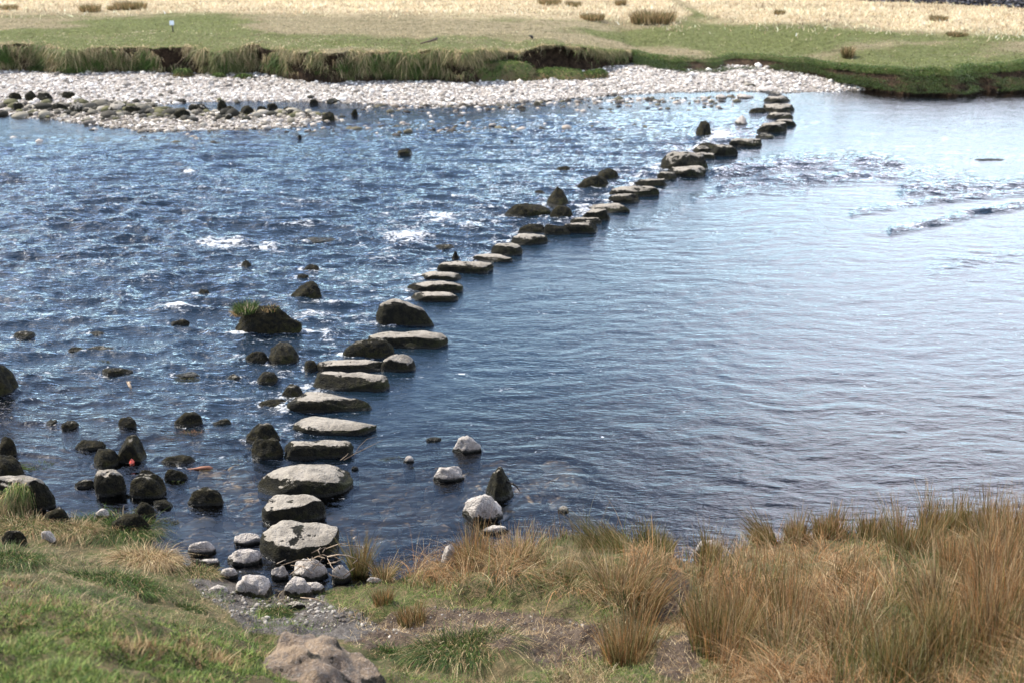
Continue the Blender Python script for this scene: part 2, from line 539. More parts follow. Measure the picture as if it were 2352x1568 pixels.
# u0 u1 v0 v1 height kind boxy flat | look            (photo pixels at 2352 wide)
STEPS = [
 ((591,778,1177,1296,.22,'step',.3,.75,(0,0),.35), "broad rough grey slab", [(594,1262),(618,1225),(652,1192),(690,1178),(740,1184),(768,1200),(779,1228),(772,1262),(742,1290),(700,1297),(640,1293)]),
 ((606,757,1127,1192,.20,'step',.3,.75), "short smooth-topped slab with dark weedy rim", [(610,1172),(616,1140),(650,1127),(700,1133),(740,1142),(756,1165),(745,1185),(700,1196),(650,1200),(622,1192)]),
 ((586,807,1055,1134,.20,'step',.1,.85,(0,0),.1), "largest oval flat-topped slab", [(587,1112),(612,1082),(655,1066),(720,1056),(775,1058),(806,1082),(800,1108),(765,1130),(710,1138),(640,1136),(600,1126)]),
 ((644,814,1006,1050,.16,'step',.6,.8), "long grey slab with raised right end", None),
 ((668,867,950,996,.10,'step',.1,.9,(0,0),.3), "low pinkish slab with pointed right tip", [(670,978),(700,958),(760,951),(830,951),(866,970),(835,994),(780,997),(725,992),(690,990)]),
 ((666,860,894,942,.16,'step',.3,.8,(-.03,0)), "curved slab with bright strip and mossy front", None),
 ((699,889,848,897,.17,'step',.8,.85), "squared slab with dark mossy front edge", None),
 ((730,900,823,851,.10,'step',.5,.85), "long thin slab", None),
 ((868,954,807,850,.20,'lean',.2,.3), "rounded knob beside the thin slab", None),
 ((780,905,771,822,.24,'moss',.3,.3,(.15,0),.3), "dark hump-backed mossy lump", None),
 ((836,1023,752,798,.17,'step',.3,.75,(-.03,0),.25), "long loaf-shaped grey slab", None),
 ((869,1008,686,748,.34,'lean',.2,.35,(-.22,0)), "tall egg-shaped boulder sloping down to the right", None),
 ((943,1056,668,692,.11,'step',.4,.85), "thin flat slab", None),
 ((929,1065,641,672,.13,'step',.3,.8,(.05,0)), "flat slab tilted up at its right end", None),
 ((960,1063,620,645,.11,'step',.4,.8), "slab with a slanting left side", None),
 ((1006,1138,598,630,.14,'step',.7,.85), "wide angular slab", None),
 ((1088,1178,581,603,.09,'step',.2,.8), "low slab tapering to the right", None),
 ((1129,1204,556,587,.17,'step',.4,.6), "blocky rounded boulder", None),
 ((1180,1266,533,562,.14,'step',.3,.8), "pale-topped wedge of rock", None),
 ((1192,1255,516,536,.12,'moss',.4,.6), "dark low block", None),
 ((1251,1309,516,540,.15,'step',.7,.8,(0,0),-.2), "small square block", None),
 ((1286,1378,508,536,.16,'step',.3,.75), "broad block with a dark front", None),
 ((1312,1379,500,517,.09,'step',.4,.85), "thin pale slab behind the broad block", None),
 ((1338,1404,479,507,.18,'step',.9,.9), "upright square-cut block", None),
 ((1349,1442,463,490,.10,'step',.3,.85), "wide low slab with a sharp right tip", None),
 ((1400,1467,446,467,.13,'step',.6,.85), "neat angular slab", None),
 ((1403,1509,427,452,.14,'step',.3,.8), "long slab dipping to the left", None),
 ((1459,1536,409,431,.12,'step',.6,.85), "pale rectangular slab", None),
 ((1511,1556,395,414,.12,'step',.8,.85), "small pale cube-like block", None),
 ((1529,1618,382,408,.14,'step',.3,.8), "slab with a bright ragged top", None),
 ((1519,1630,355,393,.30,'lean',.2,.35,(.06,0),-.3), "big dark boulder sloping down to the left", None),
 ((1586,1640,349,366,.10,'step',.4,.85), "small tan flat slab", None),
 ((1630,1695,333,359,.19,'step',.2,.7), "bowl-sided boulder with a pale top", None),
 ((1588,1633,337,353,.10,'step',.4,.7,(0,0),-.3), "small dark slab beside the bowl-sided boulder", None),
 ((1675,1748,317,339,.14,'step',.5,.8), "long slab with a dark tail", None),
 ((1736,1776,307,318,.06,'moss',.3,.8), "tiny dark slab barely above water", None),
 ((1741,1806,282,306,.18,'step',.6,.85), "square-fronted large block", None),
 ((1774,1831,274,290,.15,'step',.7,.85), "block jutting out to the right", None),
 ((1758,1820,258,274,.12,'step',.3,.8,(.05,0)), "slab rising to the right", None),
 ((1759,1825,239,260,.15,'step',.3,.7), "rounded tan slab", None),
 ((1756,1816,219,237,.11,'step',.2,.8), "lens-shaped slab", None),
 ((1763,1795,210,219,.05,'step',.3,.8), "small thin slab", None),
 ((1740,1795,199,211,.06,'pale',.3,.9), "pale flat slab touching the gravel beach", None),
]
def crop_px(ox, oy, pts, k=3.485):
    """outline read off an enlarged crop of the photograph -> photo pixels"""
    v = [float(a) for a in pts.split()]
    return [((ox + v[i] / k) * .91875, (oy + v[i + 1] / k) * .91875) for i in range(0, len(v), 2)]
OUTL = {
 0: crop_px(500, 1000, "500 1260 560 1150 640 1070 800 990 900 980 1060 1010 1170 1060 1210 1110 1190 1230 1130 1340 1000 1375 830 1425 640 1400 540 1320"),
 1: crop_px(500, 1000, "555 990 580 880 640 790 780 805 950 830 1080 850 1130 930 1100 985 1000 1030 880 1050 750 1060 620 1070 560 1030"),
 2: crop_px(500, 1000, "480 710 560 650 640 600 760 550 900 530 1110 518 1250 545 1310 600 1315 680 1270 750 1180 790 1100 835 950 835 750 820 600 840 510 790"),
 3: crop_px(500, 1000, "700 420 730 365 830 335 950 345 1100 355 1250 328 1320 350 1347 410 1310 480 1200 515 1000 510 850 515 720 495"),
 4: crop_px(500, 1000, "785 225 850 170 930 135 1100 122 1330 125 1450 160 1545 205 1450 270 1370 305 1250 300 1130 300 1000 295 900 285"),
 5: crop_px(500, 650, "785 1240 830 1170 900 1130 1010 1128 1120 1165 1230 1175 1350 1178 1470 1205 1525 1245 1490 1295 1400 1315 1250 1310 1100 1315 950 1330 830 1328 790 1290"),
 6: crop_px(500, 650, "910 1060 960 965 1100 958 1300 975 1500 975 1600 985 1630 1040 1600 1110 1560 1150 1350 1142 1100 1135 930 1120"),
 7: crop_px(500, 650, "1025 930 1035 880 1120 862 1300 870 1490 858 1560 890 1640 920 1640 965 1400 970 1200 968 1050 965"),
 8: crop_px(500, 650, "1565 900 1640 850 1720 805 1800 797 1855 835 1877 900 1850 950 1760 975 1640 970 1580 950"),
 9: crop_px(500, 650, "1215 790 1260 740 1380 720 1480 690 1580 665 1670 690 1690 740 1660 800 1600 860 1450 865 1250 855 1220 820"),
 10: crop_px(500, 650, "1430 680 1450 625 1560 590 1800 590 2000 600 2100 640 2140 700 2110 760 2030 780 1850 775 1680 755 1500 745"),
 11: crop_px(500, 650, "1553 500 1556 400 1620 340 1740 345 1880 395 2000 460 2080 530 2040 575 1900 580 1750 575 1600 555"),
 12: crop_px(500, 650, "1835 330 1880 275 2000 270 2200 270 2262 300 2240 350 2150 372 1950 368 1850 358"),
 13: crop_px(500, 650, "1780 240 1840 200 1950 185 2150 178 2250 165 2295 215 2280 270 2200 285 2050 285 1900 285 1820 280"),
 14: crop_px(500, 650, "1900 150 1930 105 2050 90 2200 90 2290 110 2280 170 2150 188 1910 190"),
 15: crop_px(900, 500, "680 590 690 550 780 530 950 530 1100 540 1180 560 1160 600 1080 650 960 648 800 630 700 612"),
 16: crop_px(900, 500, "975 520 1010 490 1080 462 1200 470 1300 490 1330 520 1250 548 1100 548"),
 17: crop_px(900, 500, "1145 450 1160 400 1220 365 1350 368 1432 400 1410 460 1340 492 1200 485"),
 18: crop_px(900, 500, "1340 370 1390 300 1450 282 1560 288 1665 320 1600 365 1430 405 1370 398"),
}
CLOSE = {0}
for i, (sp, look, poly) in enumerate(STEPS):
    if i not in OUTL:
        e = (sp[1] - sp[0]) * .05
        sp = (sp[0] - e, sp[1] + e, sp[2] - 1.5, sp[3] + 1.5, sp[4] * 1.15) + tuple(sp[5:])
    place_rock(sp, "stepping_stone", f"{look}, {ORD[i]} stepping stone from the near bank", "stepping stone",
               "stepping stones crossing the river", poly=OUTL.get(i))

BOULD = [
 ((666,743,649,692,.24,'moss',.3,.4), "dark mossy boulder standing alone in the rapids left of the egg-shaped stone"),
 ((679,718,629,647,.10,'moss',.2,.4), "small mossy rock just behind the lone dark boulder in the rapids"),
 ((690,735,609,628,.12,'moss',.2,.4), "small mossy rock furthest back of the three in a row in the rapids"),
 ((550,581,598,616,.10,'moss',.0,.0,(0,0),-.5), "little round green mossy rock like a ball in the rapids"),
 ((612,686,789,841,.22,'moss',.1,.2), "round mossy boulder in front of the square grass-topped rock"),
 ((563,617,808,836,.13,'black',.2,.3), "black rock leaning on the left of the round mossy boulder"),
 ((583,641,852,884,.12,'moss',.1,.3,(.15,0),-.3), "wedge of green mossy rock left of the squared stepping slab"),
 ((697,731,827,853,.11,'moss',.1,.2), "small mossy rock touching the left end of the long thin slab"),
 ((643,700,882,916,.14,'moss',.1,.3), "dark mossy rock touching the left end of the curved slab"),
 ((594,666,915,938,.08,'moss',.1,.5,(0,0),-.4), "flat dark green weedy rock left of the curved slab"),
 ((560,646,971,1022,.20,'moss',.1,.2), "rounded mossy boulder left of the low pinkish slab"),
 ((575,650,1008,1055,.20,'moss',.1,.25,(0,0),-.1), "mossy dome of rock against the left of the slab with raised end"),
 ((395,468,947,982,.14,'moss',.1,.3,(0,0),-.3), "dark mossy dome alone in mid shallows left of the pinkish slab"),
 ((269,314,957,986,.12,'moss',.2,.3), "small mossy block in the left shallows with a trailing weed"),
 ((262,336,1002,1066,.25,'moss',.3,.3), "large humped dark boulder with the red ball at its foot"),
 ((211,272,1030,1079,.18,'moss',.1,.3), "mossy boulder joined to the left of the large humped boulder"),
 ((165,242,1008,1036,.12,'black',.5,.6), "shiny black wet slab behind the large humped boulder"),
 ((213,285,1083,1140,.24,'lean',.2,.3,(.05,0),-.05), "dark boulder with a pale flat grey face in the left shallows"),
 ((295,379,1092,1146,.22,'moss',.1,.3,(0,0),.1), "round grey-green boulder right of the pale-faced one"),
 ((318,357,1079,1096,.10,'moss',.1,.3), "small rock peeping out behind the round grey-green boulder"),
 ((425,518,1120,1162,.16,'moss',.2,.4,(0,0),-.1), "mossy loaf of rock alone in front of the sandy shallow patch"),
 ((375,432,1077,1104,.12,'moss',.1,.3), "small dark mossy rock below the floating red wood"),
 ((368,454,1042,1068,.08,'moss',.1,.4,(.03,0),-.4), "low rock with bright green weed left of the red wood"),
 ((301,357,1156,1189,.16,'black',.1,.2), "black rock with a pale spot near the left bank grass"),
 ((350,399,1146,1168,.07,'moss',.2,.4,(0,0),.2), "low brown rock right of the black spotted rock"),
 ((170,219,1100,1123,.08,'moss',.1,.4,(0,0),.3), "low rock with orange spots left of the pale-faced boulder"),
 ((-10,36,1012,1052,.22,'black',.1,.2), "black rounded rock at the left edge of the picture"),
 ((-20,56,1047,1102,.22,'black',.1,.2), "dark weedy boulder at the left edge in front of the black one"),
 ((-60,29,830,915,.45,'black',.2,.2), "tall black boulder cut by the left edge of the picture"),
 ((386,436,733,750,.09,'moss',.1,.4), "small flat mossy rock left of the square grass-topped rock"),
 ((27,77,758,779,.07,'moss',.1,.4), "small low rock far left in the quieter water"),
 ((155,193,796,811,.06,'black',.1,.4), "small black oval rock beside a flat weedy one, far left"),
 ((196,266,791,811,.05,'moss',.1,.5), "flat weedy rock right of the small black oval one"),
 ((231,305,840,864,.07,'moss',.1,.5,(0,0),-.3), "flat olive mossy rock behind the floating forked stick"),
 ((397,464,853,867,.04,'moss',.1,.5), "barely showing olive rock right of the forked stick"),
 ((519,551,856,876,.05,'moss',.1,.4), "barely showing rock left of the green mossy wedge"),
 ((141,180,964,990,.08,'moss',.1,.3), "weedy rock in the left shallows above the black wet slab"),
 ((105,136,961,979,.05,'moss',.1,.4), "tiny weedy rock left of another in the left shallows"),
 ((452,486,663,685,.10,'moss',.1,.3), "small dark rock behind the white foam in the left rapids"),
 ((487,537,960,978,.06,'moss',.1,.4,(0,0),.35), "tiny dark rock with a white spot right of the mossy dome"),
 ((204,241,760,773,.04,'moss',.1,.4), "thin dark rock awash in the left current"),
 ((1155,1267,470,500,.24,'moss',.3,.4,(.03,0),-.1), "long brown mossy boulder beyond the stepping stones"),
 ((1252,1312,434,478,.34,'black',.0,.0), "black pyramid-shaped boulder in the rapids"),
 ((1260,1326,479,507,.24,'black',.0,.1,(-.08,0)), "black sloping boulder with foam round it, before the pyramid"),
 ((1368,1425,391,414,.20,'black',.1,.2), "black humped boulder furthest back of the upper rapids pair"),
 ((1319,1400,410,436,.22,'moss',.1,.2,(.15,0),-.3), "brown sloping boulder in front of the black humped one"),
 ((1225,1252,437,446,.06,'black',.1,.3), "low black rock left of the black pyramid"),
 ((1276,1309,382,394,.09,'black',.1,.3), "small black rock alone in the upper rapids"),
 ((1601,1640,286,317,.36,'black',.3,.2), "tall black boulder with a burst of foam on its right"),
 ((1686,1724,269,289,.20,'pale',.0,.0,(-.12,0)), "pale pointed rock beyond the tall black boulder"),
 ((1719,1760,249,262,.13,'black',.5,.5), "dark square rock left of the far stepping stones"),
 ((1699,1731,295,301,.03,'black',.1,.5), "thin dark rock awash between foam and stepping stones"),
 ((1644,1671,217,228,.10,'pale',.2,.3,(0,0),-.3), "small tan rock near the far gravel, left of a pale one"),
 ((1692,1731,217,227,.07,'pale',.2,.4), "small pale rock near the far gravel beside the stepping stones"),
 ((1704,1738,190,202,.12,'lean',.3,.5), "brown-grey rock lying at the edge of the far beach"),
 ((1600,1650,327,345,.12,'black',.2,.4), "black rock lying just behind the bowl-sided stepping boulder"),
 ((1400,1432,318,326,.04,'black',.1,.4), "sliver of dark rock awash in the far current"),
 ((912,948,341,357,.12,'black',.1,.3), "black oval rock alone in the middle of the river"),
 ((698,778,543,559,.04,'moss',.1,.4), "long mossy rock awash behind foaming water"),
 ((1000,1046,559,574,.05,'moss',.1,.4), "olive rock awash left of the blocky stepping boulder"),
 ((1035,1058,582,600,.16,'black',.0,.0), "tiny black pointed rock behind the wide angular slab"),
 ((1223,1246,234,246,.10,'moss',.2,.3,(0,0),.3), "green-grey cobble in shallows off the far gravel"),
 ((1192,1209,249,256,.05,'black',.1,.3), "small black cobble below the green-grey one"),
 ((2237,2308,363,371,.05,'black',.1,.5), "long low dark rock alone in the smooth pool at right"),
 ((1038,1108,1004,1041,.17,'pale',.3,.3), "pale faceted rock in the pool, furthest from the bank"),
 ((994,1067,1069,1106,.15,'pale',.2,.6), "flat white rock in the pool with weed on its edge"),
 ((1109,1185,1075,1153,.30,'lean',.5,.0,(-.12,.1),-.05), "dark peaked rock standing in the near pool"),
 ((1061,1156,1126,1199,.25,'pale',.3,.35,(0,.1)), "big pale rock leaning against the dark peaked rock"),
 ((1107,1170,1204,1226,.10,'pale',.3,.7), "flat white stone at the water's edge behind brown grass"),
 ((924,953,1047,1063,.07,'pale',.1,.3), "small white pebble-like rock with weed on its left"),
 ((976,1014,1002,1014,.04,'black',.2,.5), "small dark flat stone awash left of the pale faceted rock"),
 ((1280,1308,1160,1178,.04,'lean',.1,.2,(0,0),.1), "small tan stone poking from water behind the rush tips"),
 ((536,608,1223,1253,.14,'pale',.2,.5), "white ledge-like rock left of the first stepping stone"),
 ((428,496,1240,1274,.16,'pale',.3,.5,(.1,0)), "white tilted rock at the edge of the shallows"),
 ((806,824,1070,1078,.03,'black',.2,.5), "tiny dark stone awash right of the oval slab"),
 ((1600,1662,1240,1278,.2,'pale',.2,.4), "white stone on the shore between the two clumps of rushes"),
]
GRP_B = "boulders in the river"
for sp, lab in BOULD:
    place_rock(sp, "boulder", lab, "boulder", GRP_B)

# square boulder with a crown of grass
b1, q = place_rock((536,697,706,772,.40,'black',.9,.8,(.03,0)), "boulder", "large square dark boulder in the rapids topped with green grass", "boulder", GRP_B, dr=.2)
def tuft_on(o, cx, cy, cz, rad, n, hgt, cols, name="grass_tuft", lean=0.1, seed=1, yr=1.0, wid=0.007, out=0.5, droop=0.3):
    r = np.random.default_rng(seed)
    a = r.uniform(0, 6.283, n); rr = rad * np.sqrt(r.uniform(0, 1, n))
    b = np.stack([cx + rr * np.cos(a), cy + yr * rr * np.sin(a), np.full(n, cz)], 1)
    h = hgt * r.uniform(0.5, 1.1, n)
    ln = np.stack([np.cos(a), np.sin(a)], 1) * (h * out * rr / rad)[:, None] + r.normal(0, lean, (n, 2)) * h[:, None]
    c = pick(cols, n, 0.25, r)
    V, F, C = blades(b, h, ln, h * droop * r.uniform(0, 1, n), np.full(n, wid), c, 3, seed=seed)
    return link(name, make_mesh(name, V, F, {"col": C}), M_BLADE, parent=o)
tuft_on(b1, -q[2]*.30, q[3]*.05, q[4]*.80, q[2]*.15, 900, .15, GREEN + DKGREEN + [(0.35,0.28,0.2)], seed=3, wid=.012, out=.6, droop=.8)
tuft_on(b1, -q[2]*.40, -q[3]*.1, q[4]*.70, q[2]*.07, 350, .12, STRAW + TAN, seed=4, wid=.010, out=.9, droop=.9)
tuft_on(b1, q[2]*.05, q[3]*.1, q[4]*.86, q[2]*.12, 300, .06, DKGREEN + TAN, seed=5, wid=.012)

# pale near-shore stones, standing on the bank rather than in the water
SHORE = [
 ((519,602,1260,1296,.20,'pale',.4,.5), .02, "rough white rock left of the first stepping stone, on the shore"),
 ((460,507,1278,1294,.06,'pale',.2,.6), .03, "low flat grey-white stone among grass left of the rough white rock"),
 ((541,624,1311,1371,.15,'pale',.1,.3), .05, "round grey cobble, biggest of the pale stones below the first slab"),
 ((668,757,1278,1330,.16,'pale',.2,.25,(-.1,0)), .02, "pale pointed stone below the right end of the first slab"),
 ((650,724,1320,1365,.12,'pale',.3,.4), .06, "cracked pale stone in front of the pointed one"),
 ((757,806,1294,1330,.11,'pale',.3,.3,(.2,0)), .04, "slanting tan stone half hidden by green grass"),
 ((380,420,1260,1284,.14,'pale',.1,.1,(0,0),-.1), .02, "small round grey stone beside the straw grass on the left shore"),
 ((475,526,1342,1368,.08,'pale',.2,.2,(0,0),-.1), .08, "half-buried grey stone in tan grass left of the round cobble"),
 ((657,702,1378,1395,.08,'lean',.3,.3,(.1,0),.3), .12, "thin brown stone lying on the wet gravel"),
 ((502,546,1302,1324,.10,'pale',.3,.5), .03, "small pale stone between the round cobble and the rough white rock"),
 ((622,662,1300,1328,.12,'pale',.3,.5,(.1,0)), .02, "small pale stone wedged under the first stepping stone"),
 ((700,748,1334,1356,.10,'pale',.4,.6), .06, "flat grey stone right of the cracked pale stone"),
 ((436,474,1284,1302,.08,'moss',.3,.5,(0,0),.2), .02, "small dark-sided stone below the white tilted rock"),
 ((598,620,1415,1428,.07,'pale',.3,.3), .2, "small white stone beside dark grass on the wet gravel"),
 ((610,630,1422,1438,.08,'pale',.3,.3,(0,0),-.2), .2, "small tan stone touching the small white one"),
 ((842,877,1323,1338,.10,'pale',.2,.4), .04, "pale stone at the edge of the short green turf"),
 ((1008,1064,1254,1305,.32,'pale',.3,.3,(-.15,0)), .08, "white rock standing among brown rushes on the right shore"),
 ((93,128,1220,1246,.22,'pale',.3,.3), .12, "pinkish white stone in the grass at the left"),
 ((219,252,1169,1186,.16,'pale',.1,.2), .05, "round white stone on the shore behind the green grass"),
 ((250,345,1176,1225,.25,'black',.2,.3,(-.15,0)), .0, "long dark rock at the shore behind the green grass"),
 ((98,160,1168,1210,.30,'moss',.2,.3), .05, "brown mound of rock at the left shore with a pale tip"),
 ((0,60,1218,1250,.18,'moss',.2,.4,(0,0),.35), .25, "brown flat stone in the left ledge beside the pinkish stone"),
]
for sp, z0, lab in SHORE:
    sp = sp[:7] + (max(sp[7], .45),) + tuple(sp[8:])
    place_rock(sp, "shore_stone", lab, "stone", "pale stones along the near shore", z0=z0)

# big grass-fronted boulder at the left
b27, q = place_rock((-70,124,1080,1178,.60,'lean',.7,.8,(0,0),.15), "boulder", "big flat-topped grey boulder at left edge with grass hanging down its front", "boulder", GRP_B, z0=.02)
# ------------------------------------------------------------------ near bank (height field through control points)
CTRL = []
def cpt(u, v, z):
    x, y = ray(u, v, z); CTRL.append((float(x), float(y), z))
SHOREL = [(-500,1140),(-250,1150),(-100,1170),(20,1185),(130,1196),(250,1205),(345,1235),(380,1285),(470,1305),(560,1330),(640,1345),(760,1345),(850,1340),(960,1305),(1060,1275),(1180,1245),(1300,1228),(1450,1242),(1580,1290),(1640,1270),(1750,1240),(1900,1225),(2100,1212),(2352,1196),(2700,1180),(3000,1170)]
for u, v in SHOREL:
    cpt(u, v, 0.0); cpt(u, v - 60, -.13); cpt(u, v - 190, -.30); cpt(u, v - 330, -.5)
for c in [(150,1260,.25),(0,1250,.4),(-200,1230,.5),(300,1300,.25),(420,1340,.2),(500,1390,.2),(100,1310,.6),(0,1300,.75),(250,1350,.6),(-200,1300,1.0),
          (560,1410,.22),(700,1400,.12),(650,1430,.22),(800,1420,.25),(480,1430,.5),(380,1400,.6),(740,1440,.3),
          (0,1375,1.75),(150,1400,1.75),(300,1440,1.7),(430,1480,1.6),(540,1520,1.5),(0,1568,2.3),(300,1568,2.05),(560,1590,1.6),(-300,1400,1.9),(-300,1600,2.5),
          (750,1600,1.0),(900,1568,.85),(1000,1500,.6),(1100,1560,.72),(900,1440,.3),(1100,1420,.35),(1300,1440,.45),(1200,1480,.55),(1380,1500,.6),(1350,1540,.85),(1500,1568,.95),(1250,1560,.8),
          (1000,1380,.25),(1200,1340,.3),(1400,1350,.35),(1445,1500,.55),(1300,1290,.3),(1450,1290,.3),(1600,1340,.28),(1700,1400,.45),(1700,1300,.35),(1900,1290,.5),(2100,1280,.6),(2300,1260,.7),(2500,1240,.8),
          (1800,1500,.7),(2000,1400,.75),(2200,1400,.95),(2352,1400,1.1),(2600,1400,1.4),(2000,1540,.95),(2300,1560,1.3),(2700,1568,1.9),(1700,1568,.9)]:
    cpt(*c)
CTRL += [(0, 0, 3.9), (-3, 0, 4.1), (3, 0, 3.6), (0, 2, 3.0), (-3, 2.2, 3.3), (3, 2.2, 2.6), (-7, 0, 4.4), (7, 0, 3.6), (-8, 4, 3), (8, 4, 2.3), (0, -5, 4.5), (-8, -5, 4.8), (8, -5, 4.6)]
CT = np.array(CTRL)
def _tps(r2): return np.where(r2 > 1e-12, r2 * np.log(r2 + 1e-12), 0)
_n = len(CT)
_K = _tps(((CT[:, None, :2] - CT[None, :, :2]) ** 2).sum(-1)) + np.eye(_n) * 0.15
_P = np.concatenate([np.ones((_n, 1)), CT[:, :2]], 1)
_A = np.block([[_K, _P], [_P.T, np.zeros((3, 3))]])
_S = np.linalg.solve(_A, np.concatenate([CT[:, 2], np.zeros(3)]))
def bank_smooth(x, y):
    x = np.asarray(x, float); y = np.asarray(y, float); sh = x.shape
    x = x.ravel(); y = y.ravel(); out = np.zeros(len(x))
    for i in range(0, len(x), 20000):
        X, Y = x[i:i + 20000], y[i:i + 20000]
        r2 = (X[:, None] - CT[:, 0]) ** 2 + (Y[:, None] - CT[:, 1]) ** 2
        out[i:i + 20000] = _tps(r2) @ _S[:_n] + _S[_n] + _S[_n + 1] * X + _S[_n + 2] * Y
    return out.reshape(sh)
def bank_z(x, y):
    z = bank_smooth(x, y)
    b = smooth(0.0, 0.3, z)
    n = fbm2(x * 1.6, y * 1.6, 31, 4) * 0.13 + fbm2(x * 5, y * 5, 77, 3) * 0.06
    return z + n * (0.25 + b) - 0.01

DIRT = [[(790,1470),(850,1435),(905,1405),(1000,1392),(1120,1395),(1260,1412),(1370,1432),(1400,1455),(1395,1500),(1330,1545),(1250,1530),(1200,1498),(1080,1480),(950,1482),(850,1490)],
        [(1480,1340),(1560,1310),(1590,1350),(1560,1400),(1520,1440),(1490,1400)],
        [(1510,1470),(1600,1440),(1610,1530),(1560,1568),(1500,1540)],
        [(1680,1450),(1760,1440),(1800,1480),(1720,1500)]]
WETG = [[(430,1330),(520,1310),(640,1340),(740,1360),(760,1390),(830,1405),(870,1440),(820,1470),(700,1460),(560,1450),(520,1400),(470,1370)]]
def zone(u, v, polys, soft=18):
    m = np.zeros(np.shape(u))
    for P in polys:
        ins = in_poly(u, v, P); d = seg_dist(u, v, P, True)
        s = np.where(ins, 0.5 + d / (2 * soft), 0.5 - d / (2 * soft))
        m = np.maximum(m, np.clip(s, 0, 1))
    return m

nx, ny = 460, 420
gx = np.concatenate([np.linspace(-16, -6, 40, endpoint=False), np.linspace(-6, 7, nx - 80, endpoint=False), np.linspace(7, 17, 40)])
gy = np.concatenate([np.linspace(-8, 2.5, 40, endpoint=False), np.linspace(2.5, 12.5, ny - 40)])
GX, GY = np.meshgrid(gx, gy)
GZ = bank_z(GX, GY)
GZ = np.where(np.hypot(GX, GY) < 1.0, np.minimum(GZ, 4.0), GZ)
U, V_ = proj(GX, GY, GZ)
front = GY > 1.5
dirt = zone(U, V_, DIRT) * front; wetg = zone(U, V_, WETG) * front
M = None
t = NT("bank_soil_and_turf")
n1 = t.noise(2.5, 5); n2 = t.noise(18, 5, 0.65); n3 = t.noise(90, 3, 0.6)
turf = t.mix(t.rng(n1, .4, .6), (0.10, 0.085, 0.045), (0.075, 0.085, 0.03))
turf = t.mix(t.rng(n2, .45, .65), turf, (0.17, 0.125, 0.07))
soil = t.mix(t.rng(n2, .38, .62), (0.060, 0.044, 0.034), (0.11, 0.082, 0.062))
soil = t.mix(t.rng(n3, .56, .70, 0, .6), soil, (0.30, 0.24, 0.18))
gravel = t.mix(t.rng(n2, .4, .6), (0.070, 0.062, 0.056), (0.125, 0.112, 0.102))
gravel = t.mix(t.rng(n3, .5, .7, 0, .7), gravel, (0.22, 0.205, 0.19))
e = t.math('MULTIPLY', t.math('SUBTRACT', n2, .5), .8)
c = t.mix(t.rng(t.math('ADD', t.attr("dirt"), e), .35, .65), turf, soil)
c = t.mix(t.rng(t.math('ADD', t.attr("wetg"), e), .35, .65), c, gravel)
sx = t.n("ShaderNodeSeparateXYZ"); t.l(t.pos(), sx.inputs[0])
c = t.mix(t.rng(sx.outputs[2], -.02, .05, 1, 0), c, (0.045, 0.035, 0.025))
t_h = t.math('ADD', n2, t.math('MULTIPLY', n3, .5))
M_BANK = t.done(t.principled(c, 0.92, t.bump(t_h, .9, .05), .15))
link("near_bank", make_mesh("near_bank", np.stack([GX, GY, GZ], -1).reshape(-1, 3), grid_faces(ny, nx), {"dirt": dirt.ravel(), "wetg": wetg.ravel()}), M_BANK, kind="structure")

# ------------------------------------------------------------------ river bed
xs = np.linspace(-70, 70, 240); ys = np.linspace(4, 60, 160)
BX, BY = np.meshgrid(xs, ys)
BZ = -0.42 + fbm2(BX * .5, BY * .5, 5, 4) * 0.10
BZ = np.where((np.abs(BX) > 69.5), -0.6, BZ)
t = NT("river_bed_stones")
v = t.n("ShaderNodeTexVoronoi"); v.inputs["Scale"].default_value = 5.5; t.l(t.pos(), v.inputs["Vector"])
n2 = t.noise(3, 4)
c = t.mix(t.rng(v.outputs["Distance"], .15, .6), (0.13, 0.085, 0.055), (0.03, 0.024, 0.018))
c = t.mix(t.rng(n2, .45, .65, 0, .8), c, (0.04, 0.035, 0.018))
M_BED = t.done(t.principled(c, 0.9))
link("riverbed", make_mesh("riverbed", np.stack([BX, BY, BZ], -1).reshape(-1, 3), grid_faces(160, 240)), M_BED, kind="structure")

# ------------------------------------------------------------------ gravel beach on the far side
BAR = [(-900,285),(-500,272),(0,262),(90,270),(200,286),(330,301),(480,303),(620,296),(700,286),(778,277),(772,266),(700,262),(640,262),(560,262),(430,262),(340,256),(345,243),(450,236),(600,233),(760,236),(900,242),(1060,244),(1180,238),(1300,228),(1430,218),(1560,212),(1700,209),(1800,213),(1900,211),(1960,208),(2000,204),(2150,207),(2420,206),(2800,203),(2800,150),(1600,120),(1000,120),(-900,120)]
BARW = [tuple(float(q) for q in ray(u, v, 0.0)) for u, v in BAR]
def bar_z(x, y):
    ins = in_poly(x, y, BARW); d = seg_dist(x, y, BARW, True)
    sd = np.where(ins, d, -d)
    z = np.where(sd > 0, 0.045 * sd ** 0.75 + 0.01, sd * 0.22)
    return np.clip(z, -0.6, 0.34) + fbm2(x * .7, y * .7, 8, 3) * 0.05 * smooth(0.2, 3, sd) + fbm2(x * 2.5, y * 2.5, 9, 2) * 0.012
xs = np.linspace(-42, 36, 420); ys = np.linspace(19, 44, 300)
BX, BY = np.meshgrid(xs, ys)
t = NT("gravel")
v = t.n("ShaderNodeTexVoronoi"); v.inputs["Scale"].default_value = 9.0; t.l(t.pos(), v.inputs["Vector"])
sep = t.n("ShaderNodeSeparateColor"); t.l(v.outputs["Color"], sep.inputs[0])
c = t.mix(t.rng(sep.outputs[0], 0, 1, smooth=False), (0.54, 0.50, 0.45), (0.34, 0.31, 0.28))
c = t.mix(t.rng(v.outputs["Distance"], .3, .62), c, (0.20, 0.175, 0.16))
n2 = t.noise(.9, 4)
c = t.mix(t.rng(n2, .52, .68, 0, .55), c, (0.30, 0.26, 0.21))
